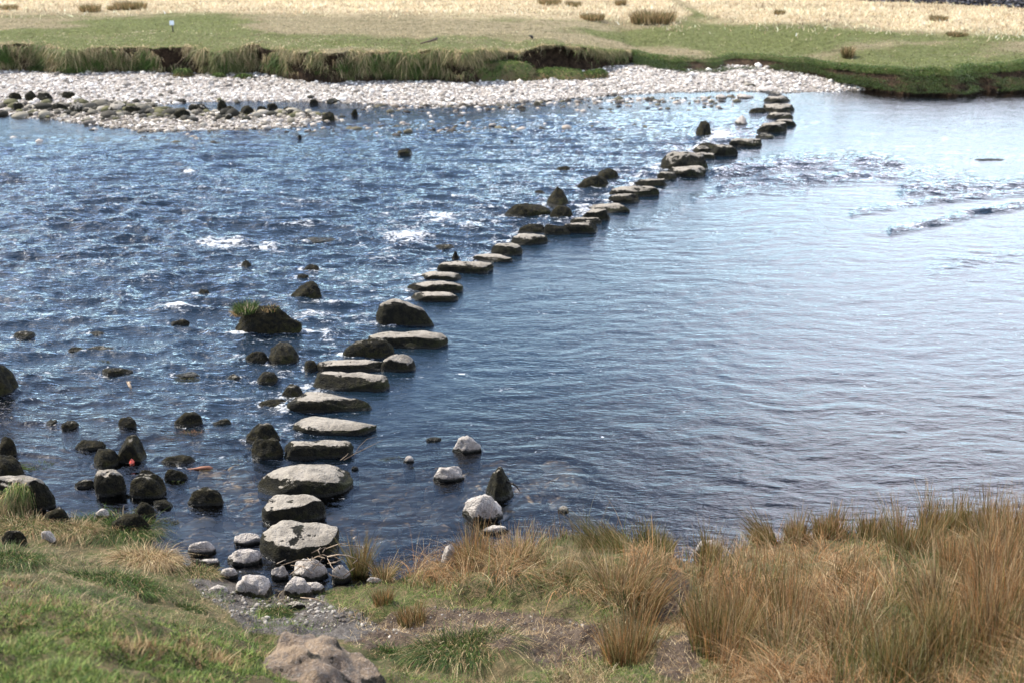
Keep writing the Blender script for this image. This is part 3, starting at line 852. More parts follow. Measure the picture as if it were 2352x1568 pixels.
sx = t.n("ShaderNodeSeparateXYZ"); t.l(t.pos(), sx.inputs[0])
c = t.mix(t.rng(sx.outputs[2], -.01, .04, 1, 0), c, (0.10, 0.085, 0.065))
M_GRAV = t.done(t.principled(c, .85, t.bump(v.outputs["Distance"], .9, -.06), .2))
link("gravel_beach", make_mesh("gravel_beach", np.stack([BX, BY, bar_z(BX, BY)], -1).reshape(-1, 3), grid_faces(300, 420)), M_GRAV, kind="structure")

def ico(sub):
    import bmesh
    bm = bmesh.new(); bmesh.ops.create_icosphere(bm, subdivisions=sub, radius=1)
    V = np.array([v.co[:] for v in bm.verts]); F = np.array([[v.index for v in f.verts] for f in bm.faces]); bm.free()
    return V, F
def pebble_field(name, x, y, z, s, cols, sub=1, kind="stuff", label=None, cat=None, seed=0, flat=.55, jit=.18, mat=None):
    r = np.random.default_rng(seed)
    V0, F0 = ico(sub); n = len(x)
    a = r.uniform(0, 6.28, n)
    st = r.uniform(.65, 1.35, (n, 1)); fl = r.uniform(flat * .7, flat * 1.3, (n, 1))
    P = V0[None] * (1 + r.normal(0, .10, (n, len(V0), 1)))
    px = P[..., 0] * st * s[:, None]; py = P[..., 1] / st * s[:, None]; pz = P[..., 2] * fl * s[:, None]
    ca, sa = np.cos(a)[:, None], np.sin(a)[:, None]
    V = np.stack([px * ca - py * sa + x[:, None], px * sa + py * ca + y[:, None], pz + z[:, None]], -1)
    C = np.repeat((cols if isinstance(cols, np.ndarray) and len(cols) == n else pick(cols, n, jit, r))[:, None], len(V0), 1)
    F = (F0[None] + (np.arange(n) * len(V0))[:, None, None]).reshape(-1, 3)
    return link(name, make_mesh(name, V.reshape(-1, 3), F, {"col": C.reshape(-1, 3)}, smooth_shade=False), mat or M_PEB, kind=kind, label=label, cat=cat)
PCOL = [(.66, .62, .57), (.52, .48, .43), (.40, .36, .32), (.58, .53, .48), (.26, .23, .20), (.70, .66, .61), (.16, .14, .12)]
r = np.random.default_rng(3)
n = 60000
u = r.uniform(-150, 2050, n); v = r.uniform(155, 305, n)
x, y = ray(u, v, .1); zb = bar_z(x, y); ok = zb > -.03
u, v, x, y, zb = u[ok], v[ok], x[ok], y[ok], zb[ok]
s = np.clip(r.lognormal(math.log(.022), .55, len(x)), .010, .13)
dk = (u < 820) & (v > 236 + 8 * fbm2(x, y, 4, 2)); pebble_field("pebbles", x, y, zb + s * .2, s, np.where((dk & (r.uniform(size=len(x)) < .75))[:, None], pick([(.34, .30, .25), (.22, .19, .15), (.46, .42, .36), (.12, .10, .08)], len(x), .2, r), pick(PCOL, len(x), .15, r)), label="countless pale pebbles covering the far beach", cat="pebbles", seed=4)
n = 420
u = np.concatenate([r.uniform(0, 790, n), r.uniform(230, 690, 200)]); v = np.concatenate([r.normal(250, 11, n), r.normal(256, 7, 200)])
x, y = ray(u, v, .08); zb = bar_z(x, y); ok = zb > -.06; x, y, zb = x[ok], y[ok], zb[ok]; s = np.clip(r.lognormal(math.log(.085), .35, len(x)), .05, .2)
pebble_field("rubble", x, y, zb + s * .25, s, [(.05, .045, .035), (.10, .09, .07), (.20, .18, .14), (.03, .028, .02), (.30, .27, .22), (.09, .085, .04)], sub=2, label="low dark rubble strewn between the boulders of the gravel spit", cat="rubble", seed=5, flat=.6)
# stones awash in the far shallows
n = 520
u = np.concatenate([r.uniform(820, 1700, n), r.uniform(0, 520, 26), r.uniform(500, 1500, 170), r.normal(1000, 90, 60)])
v = np.concatenate([np.clip(236 + np.abs(r.normal(0, 12, n)) - (u[:n] - 1100) * .028, 214, 300), r.uniform(295, 330, 26), r.normal(292, 7, 170), r.normal(298, 5, 60)])
x, y = ray(u, v, 0); s = np.clip(r.lognormal(math.log(.06), .4, len(x)), .03, .17)
pebble_field("awash_cobbles", x, y, np.full(len(x), -.01), s, [(.30, .26, .22), (.45, .41, .37), (.06, .05, .04), (.04, .035, .03), (.10, .09, .06)], label="small cobbles awash in the far shallows", cat="cobbles", seed=6)
# cobbles under water near the bank
n = 1500
u = r.uniform(420, 1320, n); v = r.uniform(1060, 1330, n)
x, y = ray(u, v, -.2); zb = bank_z(x, y); ok = zb < -.14; u, v, x, y = u[ok], v[ok], x[ok], y[ok]; zb = np.maximum(zb[ok], -.33); n = len(x)
s = np.clip(r.lognormal(math.log(.07), .45, n), .03, .2)
pebble_field("submerged_cobbles", x, y, zb + s * .1, s, [(.48, .36, .26), (.36, .27, .20), (.58, .47, .37), (.20, .15, .11)], sub=2, label="brown cobbles under the clear near water", cat="cobbles", seed=7, flat=.5)
# small stones on the wet gravel and on the path
n = 1300
u = np.concatenate([r.uniform(430, 870, n), r.uniform(860, 1390, 140)]); v = np.concatenate([r.uniform(1310, 1465, n), r.uniform(1400, 1500, 140)])
x, y = ray(u, v, .25)
zb = bank_z(x, y); u2, v2 = proj(x, y, zb)
ok = (zone(u2, v2, WETG + DIRT[:1], 10) > .5)
x, y, zb = x[ok], y[ok], zb[ok]; s = np.clip(r.lognormal(math.log(.008), .5, len(x)), .004, .03)
pebble_field("gravel_stones", x, y, zb + s * .2, s, [(.17, .155, .14), (.11, .10, .09), (.27, .25, .22), (.09, .075, .06)], label="small grey stones on the wet gravel of the near bank", cat="gravel", seed=8)

GBAR = [
 ((13,49,215,233),'moss',"dark boulder furthest left on the far beach"), ((55,84,212,235),'moss',"dark arched boulder left of a larger grey one on the far beach"),
 ((81,121,212,237),'lean',"large grey-green boulder at the back left of the far beach"), ((141,173,212,230),'moss',"rounded dark boulder alone right of the large grey-green one"),
 ((158,193,237,265),'lean',"grey egg-shaped boulder on the far beach near its front edge"), ((116,156,240,259),'lean',"tan mossy boulder left of the grey egg-shaped one"),
 ((30,54,238,259),'lean',"tan boulder at the left front of the far beach"), ((223,235,232,245),'black',"small dark cobble between two groups of beach boulders"),
 ((249,289,233,265),'lean',"dark-fronted boulder with a pale top beside the yellow-mossed one"), ((286,328,246,267),'moss',"low boulder with yellow moss beside the little inlet"),
 ((348,360,244,257),'black',"small dark upright stone standing in the inlet"), ((328,353,257,267),'moss',"flat dark stone in front of the inlet"),
 ((376,410,251,269),'lean',"pale tan boulder with a green tinge right of the inlet"), ((398,440,255,277),'moss',"broad dark boulder overlapping the pale tan one"),
 ((433,484,240,260),'lean',"wide grey boulder with a black right side"), ((497,522,232,255),'black',"tallest black boulder on the gravel spit"),
 ((517,541,245,260),'black',"black cobble just right of the tallest black boulder"), ((514,534,264,281),'lean',"grey cobble standing forward on the gravel spit"),
 ((551,585,245,270),'black',"large black boulder with a grey top in the middle of the spit"), ((588,615,247,264),'black',"low black boulder between two larger ones on the spit"),
 ((613,640,239,254),'black',"black flat-topped boulder at the back of the spit"), ((648,675,247,259),'black',"small black boulder right of the flat-topped one"),
 ((689,709,257,267),'lean',"small brown cobble near the end of the spit"), ((737,769,260,282),'moss',"dark pair-like boulder at the tip of the gravel spit"),
 ((711,734,230,243),'black',"dark cobble at the waterline behind the tip of the spit"), ((806,823,254,270),'black',"black cobble in the water beyond the spit tip"),
 ((467,494,157,171),'pale',"whitish rock under the far turf bank, left of another"), ((507,540,155,166),'pale',"whitish flat rock under the far turf bank"),
 ((474,488,188,199),'pale',"small white rock alone on the pale upper beach"), ((1258,1285,179,189),'pale',"white rock in front of the low turf hummocks"),
 ((926,945,284,292),'pale',"small white rock in the river just beyond mid stream"), ((1120,1142,284,294),'pale',"white rock in the river right of another white one"),
 ((1170,1180,323,329),'black',"tiny black rock in the middle distance of the river"), ((682,694,312,321),'black',"tiny black rock below the gravel spit"),
]
for bx, kd, lab in GBAR:
    xx, yy = ray((bx[0] + bx[1]) / 2, bx[3] - 3, .05)
    zz = max(-.02, float(bar_z(np.array([xx]), np.array([yy]))[0]) - .04)
    place_rock((*bx, .28, kd, .45, .55), "beach_boulder", lab, "boulder", "boulders on the far beach", z0=zz, in_water=False)

# ------------------------------------------------------------------ far field with its cut bank
BASE = [(-900,150),(-300,160),(0,164),(180,167),(300,165),(420,170),(600,171),(700,186),(830,182),(900,180),(1050,187),(1150,177),(1300,165),(1400,150),(1452,139),(1500,151),(1560,159),(1640,157),(1700,151),(1790,160),(1880,172),(1930,185),(2000,195),(2100,203),(2230,203),(2352,200),(2700,196),(3200,190)]
bu = np.array([b[0] for b in BASE], float); bv = np.array([b[1] for b in BASE], float)
us = np.concatenate([np.linspace(-900, -60, 30, endpoint=False), np.linspace(-60, 2420, 620), np.linspace(2450, 3200, 30)])
vs = np.interp(us, bu, bv)
EX, EY = ray(us, vs, .15)
wob = fbm2(EX * .8, EX * 0 + 3, 41, 3) * .55 + fbm2(EX * 4, EX * 0, 43, 2) * .06
steep = np.interp(us, [-900, 1440, 1470, 3200], [1, 1, 0, 0])
TOPH = np.interp(us, [-900, 300, 900, 1250, 1400, 1452, 1500, 1650, 1800, 1950, 2050, 2400, 3200], [.74, .74, .80, .80, .55, .30, .22, .20, .26, .30, .48, .52, .52])
TOPH = TOPH * (1 + .22 * fbm2(EX * .9, EX * 0 + 1, 45, 4))
undercut = np.interp(us, [-900, 650, 720, 900, 1100, 1440, 1470, 3200], [.05, .05, .28, .12, .30, .30, 0, 0])
rows = []; face = []
def top_z(x, y, s):           # s metres behind the edge
    z = .15 + TOPH[None, :] + (1.02 - .15 - TOPH)[None, :] * smooth(0, 9, s)
    return z + fbm2(x * .35, y * .35, 51, 3) * .10 * smooth(.3, 4, s) + fbm2(x * 1.1, y * 1.1, 53, 3) * .05
KF = [(-.35, 0.0), (0.0, 0.0), (.15, .2), (.35, .6), (.6, 1.0), (.8, .9), (.93, .3), (1.0, 0.0)]
for zf, uc in KF:
    zz = np.where(zf < 0, -.3, .12 + (.03 + TOPH) * zf)
    yy = EY + wob + undercut * uc * 1.4 + (1 - steep) * max(zf, 0) * np.interp(us, [1450, 1900, 2050], [1.6, 1.5, 1.3]) * (1 - .4 * zf) + steep * (zf > 0) * .1 * (1 - zf)
    yy = yy + fbm2(EX * 3, EX * 0 + zf * 4, 61, 3) * .12 * (0 < zf < 1)
    rows.append(np.stack([EX, yy, zz + 0 * EX], -1)); face.append(np.where(steep > .5, 1.0 if zf < .97 else 0, .95 if zf < .1 else .8 if zf < .7 else 0))
edge_y = rows[-1][:, 1]
sv = np.concatenate([[.12, .3, .55], np.linspace(.8, 26, 130), [28, 32, 40, 60, 100, 200, 500, 1200]])
SX = EX[None, :] * np.ones((len(sv), 1)); SYY = edge_y[None, :] + sv[:, None]
SZ = top_z(SX, SYY, sv[:, None] * np.ones_like(SX))
FV = np.concatenate([np.stack(rows), np.stack([SX, SYY, SZ], -1)])
FF = np.concatenate([np.stack(face), np.zeros_like(SX)])
FU, FVV = proj(FV[..., 0], FV[..., 1], FV[..., 2])
# bands of growth on the meadow
sline = np.interp(FU, [-300, 0, 350, 700, 1000, 1300, 1450, 1560, 1700, 1850, 2050, 2352, 2800], [30, 30, 26, 30, 34, 36, 42, 44, 44, 56, 68, 76, 84])
straw = smooth(14, -10, FVV - sline + fbm2(FV[..., 0] * .5, FV[..., 1] * .5, 71, 4) * 14)
path = zone(FU, FVV, [[(1500,-40),(1560,0),(1600,24),(1650,44),(1560,46),(1590,30),(1560,14),(1470,-40)]], 7)
straw = straw * (1 - path)
gl = np.interp(FU, [0, 200, 420, 560, 640, 760, 1000, 1300, 1420, 1600, 2352], [.35, .6, .8, .35, .1, .05, .05, .2, .55, .8, .8])
edgeg = smooth(60, 30, np.abs(FVV - np.interp(FU, [0, 1400, 1900, 2352], [112, 116, 150, 160])))
gm = gl * smooth(140, 60, FVV) + edgeg * .75 + np.interp(FU, [1500, 1750], [0, .35]) * smooth(50, 90, FVV)
gm = np.clip(gm + fbm2(FV[..., 0] * .22, FV[..., 1] * .45, 73, 5) * 1.3 - .22, 0, 1)
t = NT("meadow")
pz = t.pos()
n1 = t.noise(1.3, 6, .6, vscale=(1, .6, 1)); n2 = t.noise(7, 5, .7, vscale=(1, .45, 1)); n3 = t.noise(28, 3, .7, vscale=(1, .35, 1))
g = t.mix(t.rng(n2, .38, .62), (0.13, 0.15, 0.05), (0.20, 0.22, 0.085))
b = t.mix(t.rng(n2, .38, .62), (0.26, 0.22, 0.125), (0.40, 0.335, 0.21))
c = t.mix(t.rng(t.math('ADD', t.attr("green"), t.math('MULTIPLY', t.math('SUBTRACT', n2, .5), 1.0)), .25, .75), b, g)
s_ = t.mix(t.rng(n2, .36, .64), (0.52, 0.40, 0.24), (0.74, 0.62, 0.42))
s_ = t.mix(t.rng(n1, .56, .68, 0, .5), s_, (0.36, 0.26, 0.16))
c = t.mix(t.attr("straw"), c, s_)
c = t.mix(t.rng(n3, .50, .66, 0, .55), c, (0.09, 0.075, 0.04))
c = t.mix(t.math('MULTIPLY', t.rng(t.noise(2.2, 5, .7, vscale=(.5, 1, 1)), .55, .68, 0, .6), t.math('SUBTRACT', 1.0, t.attr('straw'))), c, (0.085, 0.085, 0.035))
so = t.mix(t.rng(n2, .4, .6), (0.045, 0.03, 0.02), (0.10, 0.065, 0.042))
c = t.mix(t.rng(t.attr("face"), .3, .7), c, so)
M_MEADOW = t.done(t.principled(c, .9, t.bump(t.math('ADD', n2, n3), 1.0, .22), .1))
nr, nc = FV.shape[:2]
link("meadow", make_mesh("meadow", FV.reshape(-1, 3), grid_faces(nr, nc), {"face": FF.ravel(), "straw": straw.ravel(), "green": gm.ravel()}), M_MEADOW, kind="structure")
def meadow_at(x, y):
    ey = np.interp(x, EX, edge_y); s = y - ey
    th = np.interp(x, EX, TOPH)
    z = .15 + th + (1.02 - .15 - th) * smooth(0, 9, s)
    return z + fbm2(x * .35, y * .35, 51, 3) * .10 * smooth(.3, 4, s) + fbm2(x * 1.1, y * 1.1, 53, 3) * .05

# grass hanging over the edge of the bank
r = np.random.default_rng(21)
n = 100000
u = r.uniform(-120, 2430, n); x = np.interp(u, us, EX); x = x + r.normal(0, .03, n)
clump = fbm2(x * 1.5, x * 0 + 9, 91, 4) * 1.7
keepc = (clump + r.uniform(-.5, .9, n) > -.25) | (u > 1450)
u, x, clump = u[keepc], x[keepc], clump[keepc]; n = len(u)
ey = np.interp(x, EX, edge_y)
stp = u < 1450
s = np.where(stp, r.exponential(.16, n), r.uniform(-1.3, .5, n) - .1)
facec = np.interp(u, [0, 620, 690, 800, 870, 1040, 1080, 1440], [.75, .75, .3, .3, .8, .7, .12, .1])
onf = stp & (r.uniform(size=n) < facec)
fz_ = r.uniform(.15, 1, n) ** .8
z = np.where(s > 0, .15 + np.interp(x, EX, TOPH), .13 + np.interp(x, EX, TOPH) * np.clip(1 + s / 1.35, .05, 1)) + r.normal(0, .02, n)
L = np.where(stp, np.interp(u, [0, 200, 650, 780, 880, 1000, 1100, 1300, 1440], [.27, .27, .27, .18, .36, .32, .18, .15, .12]) * (1 + clump * 1.0), .20 * (1 + clump * .5)) * r.uniform(.6, 1.2, n)
L = np.clip(L, .05, .8); L = np.where(onf, r.uniform(.08, .30, n), L)
gap = fbm2(x * 1.7, fz_ * 1.6 + 4, 97, 3)
keepg = (~onf | (gap + r.normal(0, .08, n) > -.10)) & (~(stp & ~onf) | (fbm2(x * 2.6, x * 0 + 2, 99, 2) + r.normal(0, .15, n) > -.22)) & (stp | (s > -.25) | (fbm2(x * 1.4, s * 2.2, 95, 3) + r.normal(0, .08, n) > -.14))
z = np.where(onf, .15 + np.interp(x, EX, TOPH) * fz_ * (.95 + .1 * clump), z)
base = np.stack([x, np.where(onf, ey - .06 + .08 * (1 - fz_), ey + np.maximum(s, -1.3)), z], 1)
hh = L * .30; lean = np.stack([r.normal(0, .5, n) * L, -L * r.uniform(.3, .8, n)], 1)
dr = np.where(stp, L * r.uniform(.7, 1.5, n), L * .3)
gcol = pick(GREEN + [(.13, .17, .05)], n, .2, r); tcol = pick([(.48, .38, .22), (.40, .31, .17), (.28, .21, .11), (.18, .17, .07)], n, .2, r)
isg = np.where(stp, (clump + r.normal(0, .3, n) + .45 * (fz_ > .6) * onf > .30) & (L < .6), r.uniform(size=n) < .97)
col = np.where(isg[:, None], gcol, tcol); tip = np.where((stp & (r.uniform(size=n) < .8))[:, None], tcol, col)
fc = gap + r.normal(0, .15, n)
col = np.where((onf & (fc > .22))[:, None], gcol * 1.1, col); tip = np.where((onf & (fc > .22))[:, None], gcol, tip)
lowg = (~stp) & (s < -.35); col = np.where(lowg[:, None], gcol * .55, col); tip = np.where(lowg[:, None], gcol * .6, tip)
base, hh, lean, dr, col, tip = [a[keepg] for a in (base, hh, lean, dr, col, tip)]; n = len(base)
V, F, C = blades(base, hh, lean, dr, r.uniform(.015, .035, n), col, 3, seed=9, tipcol=tip)
link("bank_grass", make_mesh("bank_grass", V, F, {"col": C}), M_BLADE, kind="stuff", label="tan and green grass hanging over the far cut bank", cat="grass")
# rough growth on the meadow
n = 60000
u = r.uniform(-100, 2450, n); v = r.uniform(-6, 190, n)
x, y = ray(u, v, 1.0); ey = np.interp(x, EX, edge_y); ok = y > ey + .1
u, v, x, y = u[ok], v[ok], x[ok], y[ok]; n = len(u)
z = meadow_at(x, y)
sl = np.interp(u, [-300, 0, 350, 700, 1000, 1300, 1450, 1560, 1700, 1850, 2050, 2352, 2800], [30, 30, 26, 30, 34, 36, 42, 44, 44, 56, 68, 76, 84])
pth = zone(u, v, [[(1500,-40),(1560,0),(1600,24),(1650,44),(1560,46),(1590,30),(1560,14),(1470,-40)]], 7)
st = (v < sl + fbm2(x * .5, y * .5, 71, 4) * 14 + r.normal(0, 5, n)) & (pth < .5)
h = np.where(st, r.uniform(.06, .20, n), r.uniform(.02, .06, n))
gm_ = np.interp(u, [0, 200, 420, 560, 640, 760, 1000, 1300, 1420, 1600, 2352], [.35, .6, .8, .35, .1, .05, .05, .2, .55, .8, .8]) + fbm2(x * .22, y * .45, 73, 5) * 1.3 - .18
gcol = pick([(.19, .21, .065), (.25, .26, .09), (.13, .155, .045)], n, .2, r); bcol = pick([(.34, .29, .17), (.26, .21, .12), (.44, .37, .23)], n, .2, r); scol = pick([(.66, .55, .35), (.76, .66, .45), (.50, .37, .23)], n, .15, r)
col = np.where(st[:, None], scol, np.where((gm_ + r.normal(0, .3, n) > .5)[:, None], gcol, bcol))
col = np.clip(col * (1 + .55 * fbm2(x * .5, y * 1.1, 301, 3) + .6 * fbm2(x * 2.2, y * 3.5, 303, 3))[:, None], .02, .9)
V, F, C = blades(np.stack([x, y, z - .01], 1), h, r.normal(0, .7, (n, 2)) * h[:, None], h * .2, np.full(n, .045), col, 2, seed=10)
link("meadow_grass", make_mesh("meadow_grass", V, F, {"col": C}), M_BLADE, kind="stuff", label="short green turf and pale straw grass of the far meadow", cat="grass")

# rush clumps far away on the meadow: (u centre, v base, width px, height px)
FR = [(22,22,40,14,"brown rush clump at the far left edge of the meadow"),(208,28,46,16,"brown rush clump left of a wider one at the meadow's back"),(300,20,80,16,"wide brown rush clump at the back left of the meadow"),(262,24,30,10,"low rush clump between two larger ones"),
      (1262,10,60,12,"dull green rush clump at the top edge of the picture"),(1318,13,40,10,"small rush clump right of the dull green one"),(1360,40,60,12,"flat green rush clump in front of the straw strip"),(1425,14,24,12,"thin rush clump left of the biggest one"),
      (1500,40,112,26,"biggest rush clump of the meadow, left of the grassy track"),(1790,36,24,10,"pale dry tuft on the straw field right of the track"),(2155,48,44,11,"brown tuft alone on the straw field near the wall"),(2200,74,50,8,"green tuft on the lower edge of the straw field"),(1950,100,24,24,"pale dead grass tuft on the green slope at right")]
for i, (uc, vb, wp, hp, lab) in enumerate(FR):
    x0, y0 = ray(uc, vb, 1.0); x0, y0 = float(x0), float(y0)
    dist = math.hypot(y0, CAM_H); w = wp * dist / FPX; H = hp * dist / FPX * 1.15
    rr = np.random.default_rng(100 + i); n = int(300 + wp * 8)
    a = rr.uniform(0, 6.28, n); q = np.sqrt(rr.uniform(0, 1, n))
    bx = q * np.cos(a) * w / 2 * .85; by = q * np.sin(a) * min(w / 2, .6)
    zz = meadow_at(np.array([x0]), np.array([y0]))[0]
    h = H * rr.uniform(.5, 1.1, n)
    root = link("rush_clump", None, None, label=lab, cat="rushes", group="rush clumps on the far meadow", loc=(x0, y0, float(zz)))
    for nm, cs, sel in (("green_stems", [(.11, .11, .045), (.14, .12, .05)], slice(0, n // 2)), ("dry_stems", [(.36, .24, .12), (.28, .18, .09), (.45, .33, .18)], slice(n // 2, n))):
        b = np.stack([bx[sel], by[sel], np.full(len(bx[sel]), -.03)], 1); k = len(b)
        V, F, C = blades(b, h[sel], np.stack([bx[sel] / w, by[sel] / w], 1) * H * .7 + rr.normal(0, .1, (k, 2)) * H, h[sel] * .1, np.full(k, .03), pick(cs, k, .2, rr), 2, seed=i)
        link(nm, make_mesh(nm, V, F, {"col": C}), M_BLADE, parent=root)

# fallen turf hummocks below the far bank
HUM = [((702,823,152,191),"dark green domed turf hummock below the far bank"),((1056,1232,138,188),"largest turf hummock, leaning against the undercut bank"),((1100,1262,166,187),"low brown turf hummock in front of the largest one"),
       ((1190,1345,158,184),"long low green turf hummock right of the largest one"),((1333,1397,160,179),"small end hummock furthest right in the turf row"),((396,438,157,177),"small green turf hummock among white rocks"),
       ((489,516,168,181),"tiny green turf hummock between white rocks"),((538,578,170,184),"flat olive turf hummock right of the white rocks"),((55,108,150,169),"green turf hummock under the bank, far left"),((107,150,146,169),"dark green turf hummock second from the left"),((150,202,150,170),"green turf hummock third from the left under the bank")]
M_TURF = simple_mat("hummock_turf", (0.075, 0.10, 0.03), .95, (0.13, 0.105, 0.055), 4, .8, .1)
for i, (bx, lab) in enumerate(HUM):
    u0, u1, v0, v1 = bx
    xc, yf = ray((u0 + u1) / 2, v1 - 1, .12); dist = math.hypot(float(yf), CAM_H)
    w = (u1 - u0) * dist / FPX; H = (v1 - v0) * dist / FPX * .86; D = min(w * .6, 1.0)
    z0 = .08
    me = rock_mesh("turf_hummock", w, D, H, .1, .25, 900 + i, 26, kind="moss", chis=2, rough=1.6)
    root = link("turf_hummock", me, M_TURF, label=lab, cat="turf", group="fallen turf hummocks below the far bank", loc=(float(xc), float(yf) + D * .5, z0))
    co = np.zeros(len(me.vertices) * 3, np.float32); me.vertices.foreach_get("co", co); co = co.reshape(-1, 3); co = co[co[:, 2] > H * .12]
    rr = np.random.default_rng(i); k = int(500 + w * 900); p = co[rr.integers(0, len(co), k)] + rr.normal(0, .03, (k, 3)) * (1, 1, .4)
    L = rr.uniform(.06, .16, k); out = p[:, :2] / (np.linalg.norm(p[:, :2], axis=1)[:, None] + 1e-3)
    gc = pick(GREEN + DKGREEN + [(.13, .16, .045)], k, .2, rr); bc = pick([(.28, .21, .11), (.20, .14, .07)], k, .2, rr)
    isg = (p[:, 2] / H + rr.normal(0, .2, k)) > (.8 if "brown" in lab else .38)
    V, F, C = blades(p, L * .6, out * L[:, None] * .6, L * rr.uniform(.4, 1.1, k), np.full(k, .028), np.where(isg[:, None], gc, bc), 2, seed=i)
    link("grass", make_mesh("grass", V, F, {"col": C}), M_BLADE, parent=root)

# drystone wall across the top right corner
wa = [float(q) for q in ray(1990, 0, 1.05)]; wb = [float(q) for q in ray(2360, 19, 1.05)]
dx, dy = wb[0] - wa[0], wb[1] - wa[1]; Lw = math.hypot(dx, dy); dx /= Lw; dy /= Lw
root = link("drystone_wall", None, None, label="low grey drystone wall beyond the straw field in the top right corner", cat="wall", loc=(wa[0], wa[1], 0))
r = np.random.default_rng(77); px = []; py = []; pz = []; ss = []
for k in range(5):
    q = np.arange(-6, 16, .16) + r.uniform(0, .1)
    for off in (0, .16, .32):
        px.append(q * dx - dy * off + r.normal(0, .02, len(q))); py.append(q * dy + dx * off + r.normal(0, .02, len(q)))
        zz = meadow_at(wa[0] + px[-1], wa[1] + py[-1])
        pz.append(zz + .02 + k * .085 + r.normal(0, .01, len(q))); ss.append(r.uniform(.075, .12, len(q)))
def wall_part(nm, sel, seed):
    X = np.concatenate([px[i] for i in sel]); Y = np.concatenate([py[i] for i in sel]); Z = np.concatenate([pz[i] for i in sel]); S = np.concatenate([ss[i] for i in sel])
    o = pebble_field(nm, X, Y, Z, S, [(.13, .13, .15), (.09, .09, .10), (.20, .20, .22), (.07, .065, .07)], kind=None, seed=seed)
    o.parent = root
wall_part("stone_courses", range(0, 12), 1); wall_part("coping", range(12, 15), 2)
# ------------------------------------------------------------------ water
FOAM = [(500,562,60,13,1.1),(615,574,40,9,1),(435,398,20,5,.9),(410,710,42,9,1.1),(752,775,26,12,.8),(730,730,42,10,.7),(820,728,40,16,.3),(940,552,46,17,1),(1010,505,36,9,1),(930,505,40,8,.6),(1000,600,30,7,.6),(850,645,55,16,.35),(890,592,50,10,.5),(1340,490,17,10,1.2),(1415,396,20,8,.7),(1480,425,36,7,.7),(1655,313,30,12,1.3),(1625,330,20,7,.8),(1180,432,75,13,.5),(1300,412,55,10,.5),(1440,402,55,8,.7),(1240,522,25,8,.8),(1110,520,70,12,.6),(660,945,24,10,.9),(652,858,16,11,.6),(1500,440,36,5,.5),(1560,347,26,6,.6),(1650,395,22,5,.6),(1705,350,18,4,.6),(350,642,70,8,.4),(190,602,50,8,.25),(1350,462,20,6,.5),(770,705,30,6,.5),(1130,480,30,6,.5),(1290,505,24,5,.8),(720,700,30,6,.6),(640,760,50,5,.25),(1550,408,20,5,.6),(1600,305,40,4,.5),(1440,300,60,4,.3),(700,470,90,7,.3),(500,440,60,6,.25),(900,430,60,5,.25),(700,520,50,5,.5),(820,560,36,6,.6),(980,470,46,5,.5),(1060,455,30,4,.6),(880,500,40,6,.55),(760,620,40,5,.45),(930,640,24,9,.6),(870,690,20,8,.5),(1240,460,26,6,.7),(1390,430,24,6,.6),(1350,420,30,4,.5),(1500,400,36,5,.6),(1570,375,24,5,.6),(1200,350,60,4,.4),(600,500,70,5,.35),(300,480,60,5,.25),(1100,390,60,4,.35),(560,820,22,6,.4),(640,870,14,8,.6),(700,820,26,6,.4)]
LX = [(150,1790),(200,1790),(270,1790),(325,1720),(380,1580),(430,1460),(480,1400),(530,1250),(590,1130),(660,1000),(720,940),(800,900),(900,800),(1000,760),(1100,700),(1240,690),(1700,690)]
us_ = np.concatenate([np.linspace(-2200, -320, 60, endpoint=False), np.linspace(-320, 2680, 860, endpoint=False), np.linspace(2680, 4600, 60)])
vs_ = np.concatenate([np.linspace(1700, 1340, 30, endpoint=False), np.concatenate([np.linspace(1340, 620, 270, endpoint=False), np.linspace(620, 172, 330)])])
Ug, Vg = np.meshgrid(us_, vs_)
WX, WY = ray(Ug, Vg, 0.0)
lx = np.interp(Vg, [a for a, b in LX], [b for a, b in LX])
left = smooth(25, -25, Ug - lx)
rough = left * np.interp(Vg, [200, 240, 300, 400, 880, 1000, 1120, 1200], [.10, .25, .75, .9, .9, .6, .40, .20])
rough *= 1 - .75 * smooth(520, 250, Ug) * smooth(360, 300, Vg)      # calm reach under the gravel spit
rough *= 1 - .35 * smooth(560, 300, Ug) * smooth(600, 750, Vg)
rough *= .72 + .55 * fbm2(WX * .22 + 5, WY * .22, 15, 3) + .25
right = 1 - left
rr_ = .11 + .08 * fbm2(WX * .15, WY * .2, 19, 3) + .05 * smooth(600, 200, Vg) * 0
for P, wd, s_ in (([(1640,402),(1720,395),(1800,380),(1950,372),(2060,385)], 20, .75), ([(1660,430),(1850,415),(2000,402),(2130,404),(2230,416)], 18, .7), ([(2080,440),(2230,428),(2400,428)], 16, .6),
                  ([(1600,452),(1750,440),(1850,448)], 16, .35), ([(1960,490),(2080,470),(2200,455),(2400,440)], 9, .5), ([(2050,532),(2150,512),(2250,488),(2400,462)], 10, .85), ([(2150,615),(2250,600),(2400,580)], 30, .18), ([(1560,480),(1480,520),(1330,560)], 22, .18), ([(2000,690),(1900,700)], 26, .12)):
    rr_ = np.maximum(rr_, 2.1 * s_ * np.exp(-(seg_dist(Ug, Vg, P) / wd) ** 2) * (.75 + .5 * fbm2(WX * .6, WY * .9, 25, 2)))
rough = rough + right * rr_
rough *= 1 - .9 * smooth(240, 212, Vg)
near = smooth(1050, 1160, Vg) * smooth(1350, 1000, Ug)
rough = np.clip(rough * (1 - .65 * near), .03, 1.9)
foam = np.zeros_like(Ug)
for fu, fv, ru, rv, s_ in FOAM:
    foam = np.maximum(foam, s_ * .72 * np.exp(-((Ug - fu) / ru / 1.25) ** 2 - ((Vg - fv) / rv / 1.25) ** 2))
